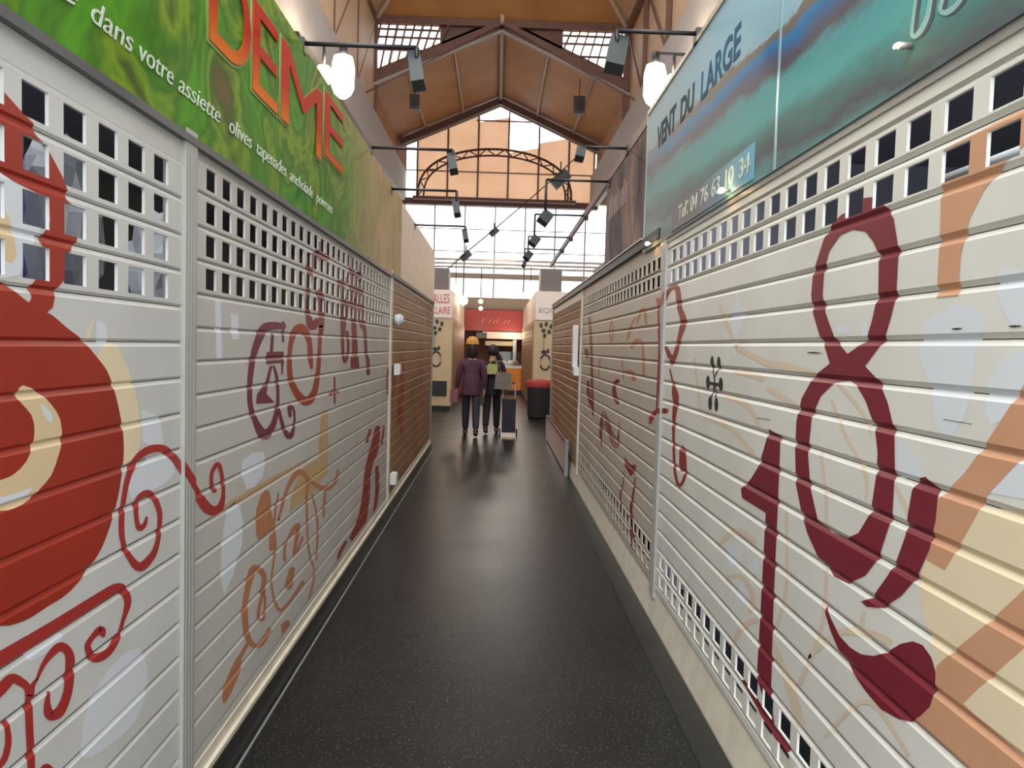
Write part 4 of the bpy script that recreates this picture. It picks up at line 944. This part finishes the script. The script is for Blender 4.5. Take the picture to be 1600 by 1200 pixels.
motif(kl, -1.45, 17.842, 1.55, .6); motif(kr, 1.16, 17.392, 1.55, .6)
# far shop front closing the aisle
fs = empty('far_shop', 'far shop front with a red banner over a lit counter at the aisle end', 'shop', (-.1, 26.6, 0))
redb = mat('red_banner', (158, 52, 48), .45, noise=.12, nscale=2)
MB().box((-1.22, 26.0, 2.13), (.92, 26.1, 2.88), redb).build('banner', fs)
text('Boucherie', .3, mat('pink_lettering', (226, 158, 150), .5), 'banner_lettering', fs, (-.62, 25.985, 2.36), 0, shear=.3, width=1.1, height=.26) if False else None
g = MB()
for k in range(8): g.beam((-.55+k*.13, 25.99, 2.4), (-.46+k*.13, 25.99, 2.56+.05*math.sin(k*1.7)), .004, .022, mat('pink_lettering', (226, 158, 150), .5))
g.build('banner_lettering', fs)
MB().box((-3.5, 27.6, 0), (3.5, 27.7, 3.3), mat('shop_back', (120, 84, 72), .7)).build('rear_wall', fs)
MB().box((-1.25, 26.1, 2.9), (3.5, 27.6, 3.3), mat('shop_roof', (150, 136, 118), .6)).build('roof', fs)
MB().box((-.5, 25.9, 1.86), (.92, 26.1, 2.10), mat('shop_canopy', (226, 200, 188), .5)).build('canopy', fs)
MB().box((-.4, 26.0, 1.62), (.7, 26.12, 1.78), mat('shop_rail', (176, 160, 130), .5)).build('canopy_rail', fs)
MB().box((.58, 25.95, .9), (.70, 26.05, 1.86), mat('pale_trim', (176, 176, 176))).build('upright', fs)
MB().box((-.92, 25.9, .1), (-.72, 26.0, 1.86), mat('red_panel', (206, 66, 54), .5)).build('red_pillar', fs)
MB().box((-.72, 25.8, 1.86), (-.36, 25.9, 2.06), black).build('screen', fs)
cn = empty('display_counter', 'lit glass display counter with an orange front at the aisle end', 'counter', (.5, 25.3, 0))
MB().box((-.3, 25.0, 0), (1.05, 25.8, .12), dark).build('base', cn)
MB().box((.25, 25.0, .12), (.86, 25.8, .86), mat('orange_front', (236, 142, 36), .45, noise=.12)).build('front_panel', cn)
MB().box((-.3, 25.02, .12), (.25, 25.8, .86), mat('counter_beige', (180, 160, 130), .5)).build('side_panel', cn)
MB().box((-.3, 24.98, .86), (.95, 25.8, .95), white).build('counter_top', cn)
g = MB(); g.box((-.2, 25.05, .95), (.92, 25.08, 1.4), glass); g.box((-.2, 25.05, 1.4), (.92, 25.7, 1.42), glass); g.build('glass_screen', cn)
random.seed(4)
for k in range(5):
    x = -.1+k*.2
    tag(crumple('tray_of_goods', (x, 25.4, .95), .09, .2, .09, mat('goods_%d' % (k % 3), [(220, 210, 200), (150, 120, 110), (196, 150, 120)][k % 3]), 20+k,
        ['pale goods heaped at the left end of the far counter', 'brown goods heaped second from the left in the far counter', 'tan goods heaped in the middle of the far counter', 'pale goods heaped right of the middle in the far counter', 'brown goods heaped at the right end of the far counter'][k], 'goods'), None)
# small bright shop lamps high at the aisle end
for k, (px, py, Y, r) in enumerate([(712, 452, 21, .10), (724, 470, 21, .13), (751, 471, 23, .07), (751, 482, 23, .06), (818, 462, 22, .08), (829, 446, 22, .08)]):
    p = at(px, py, Y)
    lab = ['bright lamp highest beside the left kiosk top', 'bright warm lamp just left of the red banner', 'small square lamp above the red banner, upper one', 'small square lamp above the red banner, lower one', 'bright lamp beside the right kiosk sign, lower one', 'bright lamp beside the right kiosk sign, upper one'][k]
    e = empty('shop_lamp', lab, 'lamp', p)
    g = MB(); g.lathe([(.001, -r), (r*.8, -r*.6), (r, 0), (r*.8, r*.6), (.001, r)], gloww, tuple(p), 12); g.build('globe', e)
    MB().tube(p+Vector((0, 0, r*.9)), (p.x, p.y, 4.0), .012, black, n=6).build('stem', e)
g = MB()
g.beam((-3.0, 21, 4.02), (3.0, 21, 4.02), .06, .06, greyb).beam((-3.0, 22, 4.02), (3.0, 22, 4.02), .06, .06, greyb).beam((-3.0, 23, 4.02), (3.0, 23, 4.02), .06, .06, greyb)
for x in (-3, 3): g.beam((x, 20.6, 2.92), (x, 20.6, 4.02), .08, .08, greyb); g.beam((x, 20.6, 4.02), (x, 23.2, 4.02), .08, .08, greyb)
tag(g.build('lamp_gantry'), 'grey metal gantry over the kiosks carrying the shop lamps', 'gantry')
for k, (x, y, pw) in enumerate([(-.6, 25.0, 6), (.5, 25.4, 9), (0, 20.5, 22)]):
    l = bpy.data.lights.new('shop_light', 'POINT'); l.energy = pw; l.color = (1, .8, .58); l.shadow_soft_size = .15
    o = bpy.data.objects.new('shop_light', l); COL.objects.link(o); o.location = (x, y, 2.0 if k < 2 else 3.6)

# ------------------------------------------------------------------ bin, barrier
e = empty('waste_bin', 'dark round bin with a red cloth over its rim at the right kiosk corner', 'bin', (1.0, 16.6, 0))
g = MB(); g.lathe([(.001, 0), (.24, 0), (.26, .05), (.28, .75), (.29, .78)], mat('bin_grey', (48, 50, 52), .5), (1.0, 16.6, 0), 20); g.build('drum', e)
g = MB(); g.lathe([(.30, .70), (.31, .80), (.26, .86), (.001, .88)], mat('red_cloth', (150, 46, 44), .7), (1.0, 16.6, 0), 20); g.build('red_cloth', e)
e = empty('low_barrier', 'low pinkish translucent board leaning along the foot of the far right shutter', 'barrier', (.9, 10.8, 0))
pinkb = mat('pink_board', (196, 158, 152), .3, noise=.08)
MB().box((.90, 9.15, .03), (.925, 12.6, .40), pinkb).build('board', e)
MB().beam((.91, 9.1, .42), (.91, 12.6, .42), .04, .03, brown).build('top_rail', e)
MB().box((.885, 9.08, .0), (.93, 9.16, .46), galv).build('end_post', e)
MB().box((.885, 12.56, .0), (.93, 12.62, .44), galv).build('end_post', e)

# ------------------------------------------------------------------ people (seen from behind)
def skin(name, verts, edges, m, parent, sub=2, root=0):
    me = bpy.data.meshes.new(name); bm = bmesh.new()
    lay_ = bm.verts.layers.skin.verify()
    vs = [bm.verts.new(v[:3]) for v in verts]
    for a, b in edges: bm.edges.new((vs[a], vs[b]))
    for i, v in enumerate(vs):
        r = verts[i][3]; v[lay_].radius = (r, verts[i][4] if len(verts[i]) > 4 else r); v[lay_].use_root = (i == root)
    bm.to_mesh(me); bm.free()
    ob = bpy.data.objects.new('tmp', me); COL.objects.link(ob)
    md = ob.modifiers.new('s', 'SKIN'); md.use_smooth_shade = True; md.branch_smoothing = .6
    md2 = ob.modifiers.new('u', 'SUBSURF'); md2.levels = sub; md2.render_levels = sub
    bpy.context.view_layer.update()
    nm = bpy.data.meshes.new_from_object(ob.evaluated_get(bpy.context.evaluated_depsgraph_get()))
    bpy.data.objects.remove(ob); nm.name = name; nm.materials.clear(); nm.materials.append(m)
    for p in nm.polygons: p.use_smooth = True
    o = bpy.data.objects.new(name, nm); COL.objects.link(o); o.parent = parent; return o
def person(loc, rz, H, label, cols, lstep, armL, armR, skirt=False, hat=None, longcoat=False):
    k = H/1.70
    e = empty('person', label, 'person', loc, rz)
    sk = mat('skin_tone', (196, 146, 120), .55)
    V = []; Ed = []
    def add(p, r, prev=None, r2=None):
        V.append((p[0]*k, p[1]*k, p[2]*k, r*k, (r2 or r)*k)); i = len(V)-1
        if prev is not None: Ed.append((prev, i))
        return i
    pel = add((0, 0, .92), .135, None, .10); wa = add((0, .01, 1.08), .115, pel, .09); ch = add((0, .01, 1.26), .135, wa, .10)
    nk0 = add((0, 0, 1.40), .07, ch); nk = add((0, .01, 1.48), .05, nk0); hd0 = add((0, .03, 1.56), .075, nk, .085); hd = add((0, .02, 1.64), .075, hd0, .09); add((0, .01, 1.69), .045, hd)
    add((0, .125, 1.565), .012, hd0)                       # nose
    for s in (-1, 1): add((s*.088, .01, 1.58), .013, hd0)  # ears
    legs = {}
    for s in (-1, 1):
        fy = lstep*s
        hp = add((s*.085, 0, .88), .09, pel); kn = add((s*.09, fy*.45+.03, .48), .058, hp); an = add((s*.09, fy-(.03 if fy < 0 else 0), .09+(.05 if fy < 0 else 0)), .038, kn)
        add((s*.09, fy+.05, .045+(.02 if fy < 0 else 0)), .035, an); add((s*.095, fy+.15, .03), .028, len(V)-1)
        legs[s] = (hp, kn, an)
    arms = {}
    for s, A in ((-1, armL), (1, armR)):
        sh = add((s*.175, 0, 1.36), .052, ch); el = add((s*A[0][0], A[0][1], A[0][2]), .040, sh); wr = add((s*A[1][0], A[1][1], A[1][2]), .027, el)
        d = (Vector(A[1])-Vector(A[0])).normalized(); hx, hy, hz = A[1][0]+d.x*.06, A[1][1]+d.y*.06, A[1][2]+d.z*.06
        pm_ = add((s*hx, hy, hz), .030, wr, .02)
        for f, (oy, ln) in enumerate(((-.026, .055), (-.009, .065), (.009, .062), (.025, .05))):
            a1 = add((s*(hx-.005)+0, hy+oy+d.y*.04, hz+d.z*.045-.005), .0095, pm_); add((s*(hx-.02), hy+oy*1.05+d.y*(ln+.03), hz+d.z*(ln+.03)), .008, a1)
        add((s*(hx-.03), hy+.035, hz+.0), .010, pm_)
        arms[s] = (sh, el, wr)
    skin('body', V, Ed, sk, e, 1, root=0)
    def P_(i, dr=0): v = V[i]; return (v[0], v[1], v[2], v[3]+dr, v[4]+dr)
    # jacket
    jv = [P_(pel, .055), P_(wa, .04), P_(ch, .035), P_(nk0, .015)]; je = [(0, 1), (1, 2), (2, 3)]
    low = (0, 0, .74*k, .19*k, .15*k) if not longcoat else (0, -.01, .55*k, .19*k, .14*k)
    jv.append(low); je.append((0, 4))
    for s in (-1, 1):
        i = len(jv); jv += [P_(arms[s][0], .024), P_(arms[s][1], .022), P_(arms[s][2], .02)]; je += [(2, i), (i, i+1), (i+1, i+2)]
    skin('jacket', jv, je, cols['jacket'], e, 2, root=0)
    # trousers
    tv = [P_(pel, -.02)]; te = []
    for s in (-1, 1):
        i = len(tv); tv += [P_(legs[s][0], -.006), P_(legs[s][1], .022), P_(legs[s][2], .022)]; te += [(0, i), (i, i+1), (i+1, i+2)]
    skin('trousers', tv, te, cols['trousers'], e, 2)
    # shoes
    for s in (-1, 1):
        a = V[legs[s][2]]; zl = max(0, a[2]-.09*k)
        skin('shoe', [(a[0], a[1]-.03, .045+zl, .045), (a[0], a[1]+.05, .04+zl*.6, .046, .038), (a[0]*1.03, a[1]+.15, .032, .042, .03), (a[0], a[1]-.01, .10+zl, .045)], [(0, 1), (1, 2), (0, 3)], cols['shoe'], e, 2)
    # hair: a cap of ellipsoid shape, open at the face
    bm = bmesh.new(); bmesh.ops.create_uvsphere(bm, u_segments=20, v_segments=14, radius=1)
    for v in bm.verts:
        x, y, z = v.co
        q = 1.18 if (z < -.1 and y < .3) else 1.0
        if cols.get('long') and z < -.2 and y < .4: z = -.2+(z+.2)*2.3; q = 1.25
        y2 = y*.112 if y < .3 else .0336+(y-.3)*.03
        v.co = Vector((x*.098*q*k*(.85 if z < -1.2 else 1), (y2-.005)*k, (1.60+z*.115)*k))
    me = bpy.data.meshes.new('hair'); bm.to_mesh(me); bm.free(); me.materials.append(cols['hair'])
    for p in me.polygons: p.use_smooth = True
    h = bpy.data.objects.new('hair', me); COL.objects.link(h); h.parent = e
    if hat:
        g = MB(); g.lathe([(.115*k, 0), (.118*k, .03), (.10*k, .09), (.06*k, .13), (.001, .14)], hat, (0, 0, 0), 18)
        o = g.build('hat'); o.parent = e; o.location = (0, 0, 1.66*k)
    # eyes and mouth
    g = MB()
    for s in (-1, 1): g.lathe([(.001, -.009), (.009, 0), (.001, .009)], black, (s*.032*k, .108*k, 1.60*k), 8)
    o = g.build('eyes'); o.parent = e
    o = MB().box((-.022*k, .105*k, 1.522*k), (.022*k, .118*k, 1.53*k), mat('lips', (150, 80, 76), .5)).build('mouth'); o.parent = e
    return e
c1 = dict(jacket=mat('plum_jacket', (84, 50, 66), .8, noise=.1), trousers=mat('dark_jeans', (44, 46, 56), .8), shoe=mat('dark_shoe', (34, 30, 32), .5), hair=mat('dark_brown_hair', (44, 28, 28), .6), long=True)
p1 = person((-.42, 12.9, 0), .05, 1.66, 'person in a plum jacket and dark jeans walking away, on the left', c1, -.20, ((.23, .02, 1.10), (.26, .10, .86)), ((.23, -.02, 1.10), (.24, .05, .86)), hat=mat('ochre_hat', (206, 150, 70), .8, noise=.2, nscale=20))
c2 = dict(jacket=mat('black_top', (34, 30, 34), .8), trousers=mat('black_leggings', (32, 30, 34), .8), shoe=mat('dark_shoe', (34, 30, 32)), hair=mat('black_hair', (38, 24, 30), .6))
p2 = person((-.06, 13.35, 0), -.08, 1.62, 'person in a black top walking away beside the trolley, on the right', c2, .16, ((.22, .05, 1.12), (.20, .20, .95)), ((.22, -.0, 1.12), (.27, -.02, .92)))
# grey coat carried / skirt on second person
skin('coat', [(-.10, -.12, 1.25, .05, .05), (-.14, -.13, 1.0, .09, .05), (-.16, -.12, .72, .10, .05), (-.16, -.12, .52, .08, .04)], [(0, 1), (1, 2), (2, 3)], mat('grey_green_coat', (128, 122, 108), .8, noise=.1), p2, 2)
# handbag at first person's left
def bag(name, c, s, m, label, strap=None):
    e = empty(name, label, 'bag', (c[0], c[1], c[2]))
    g = MB(); x, y, z = c; a, b_, h = s
    g.face([(x-a, y-b_, z), (x+a, y-b_, z), (x+a*.85, y-b_*.5, z+h), (x-a*.85, y-b_*.5, z+h)], m)
    g.face([(x-a, y+b_, z), (x+a, y+b_, z), (x+a*.85, y+b_*.5, z+h), (x-a*.85, y+b_*.5, z+h)], m)
    g.face([(x-a, y-b_, z), (x-a, y+b_, z), (x-a*.85, y+b_*.5, z+h), (x-a*.85, y-b_*.5, z+h)], m)
    g.face([(x+a, y-b_, z), (x+a, y+b_, z), (x+a*.85, y+b_*.5, z+h), (x+a*.85, y-b_*.5, z+h)], m)
    g.face([(x-a, y-b_, z), (x+a, y-b_, z), (x+a, y+b_, z), (x-a, y+b_, z)], m); g.face([(x-a*.85, y-b_*.5, z+h), (x+a*.85, y-b_*.5, z+h), (x+a*.85, y+b_*.5, z+h), (x-a*.85, y+b_*.5, z+h)], m)
    g.build('pouch', e)
    if strap:
        r = MB()
        for p, q in zip(strap, strap[1:]): r.tube(p, q, .009, m, n=6)
        r.build('strap', e)
    return e
bag('handbag', (-.72, 12.95, .60), (.075, .13, .24), mat('maroon_leather', (110, 38, 46), .5), 'maroon handbag held at the left side of the person in the plum jacket', [(-.72, 12.85, .84), (-.70, 12.98, .90), (-.72, 13.05, .84)])
bag('shoulder_bag', (.14, 13.12, .84), (.16, .07, .30), mat('grey_bag_cloth', (120, 110, 100), .8, noise=.2, nscale=12), 'grey cloth shoulder bag on the right of the person in black', [(.04, 13.12, 1.14), (-.02, 13.28, 1.40), (.1, 13.2, 1.14)])
bag('shopping_bag', (-.06, 13.14, 1.10), (.10, .03, .18), mat('yellow_green_bag', (170, 168, 90), .6), 'small yellow and green bag against the back of the person in black', [(-.10, 13.15, 1.28), (-.08, 13.26, 1.42)])
# shopping trolley
tb = mat('trolley_fabric', (44, 42, 46), .8, noise=.2, nscale=9)
e = empty('shopping_trolley', 'dark fabric shopping trolley on two wheels beside the person in black', 'shopping trolley', (.26, 13.0, 0))
MB().box((.13, 12.86, .09), (.37, 13.10, .62), tb).box((.125, 12.855, .60), (.375, 13.105, .68), tb).build('bag_body', e)
MB().beam((.14, 13.14, .08), (.14, 13.2, .95), .02, .02, galv).beam((.36, 13.14, .08), (.36, 13.2, .95), .02, .02, galv).beam((.14, 13.2, .95), (.36, 13.2, .95), .025, .025, black).beam((.14, 13.13, .09), (.36, 13.13, .09), .02, .02, galv).build('frame', e)
for s in (.10, .40): MB().tube((s-.012, 13.12, .07), (s+.012, 13.12, .07), .07, black, n=18).build('wheel', e)

# ------------------------------------------------------------------ sub-parts: pieces that belong to a part
NEST = {'cover': 'case', 'lens': 'lamp_base', 'rib': 'channel', 'lantern_cap': 'lantern_glass', 'globe_stem': 'globe', 'eyes': 'body', 'mouth': 'body',
        'strap': 'pouch', 'wheel': 'frame', 'banner_lettering': 'banner', 'canopy_rail': 'canopy', 'top_rail': 'board', 'yoke': 'housing', 'hook': 'housing',
        'mounting_plate': 'arm', 'header_board': 'slat_curtain', 'glass_screen': 'counter_top', 'top_edge': 'fascia_bar', 'cord': 'tube', 'vent_grille': 'body', 'painted_motif': 'body'}
def base(n): return n.split('.')[0]
for r in [o for o in S.objects if o.parent is None]:
    kids = {}
    for c in r.children: kids.setdefault(base(c.name), []).append(c)
    for c in list(r.children):
        b = base(c.name); p = NEST.get(b)
        if p is None and b == 'lettering' and 'sign_band' in kids: p = 'sign_band'
        if p is None and b in ('phone_lettering',): p = 'phone_plate'
        if p and p in kids: c.parent = kids[p][0]
    outs = sorted(kids.get('letter_outline', []), key=lambda o: o.data.vertices[0].co.y); lets = sorted(kids.get('letter', []), key=lambda o: o.data.vertices[0].co.y)
    for a_, b_ in zip(outs, lets): b_.parent = a_
GROUPS = {'roller_shutter': 'painted roller shutters along the aisle', 'shutter_post': 'posts between the roller shutters', 'floodlight': 'floodlights on arms along the sign tops',
          'plastic_bag': 'plastic bags behind the left perforations', 'tray_of_goods': 'goods in the far display counter', 'shop_lamp': 'small shop lamps over the far kiosks',
          'junction_box': 'white boxes on the shutter posts', 'twin_wall_lamp': 'twin lamps under the hall girders', 'cable_lamp': 'lamps on the slanting cable', 'hanging_tube': 'tube lamps inside the right stall',
          'hanging_spotlight': 'spotlights hung under the roof', 'sign_glint': 'glowing ovals added for glints on the right signs', 'roof_truss': 'rafter pairs of the hall roof', 'tie_rod': 'tie rods under the roof'}
for o in S.objects:
    if o.parent is None and 'label' in o.keys() and base(o.name) in GROUPS: o['group'] = GROUPS[base(o.name)]
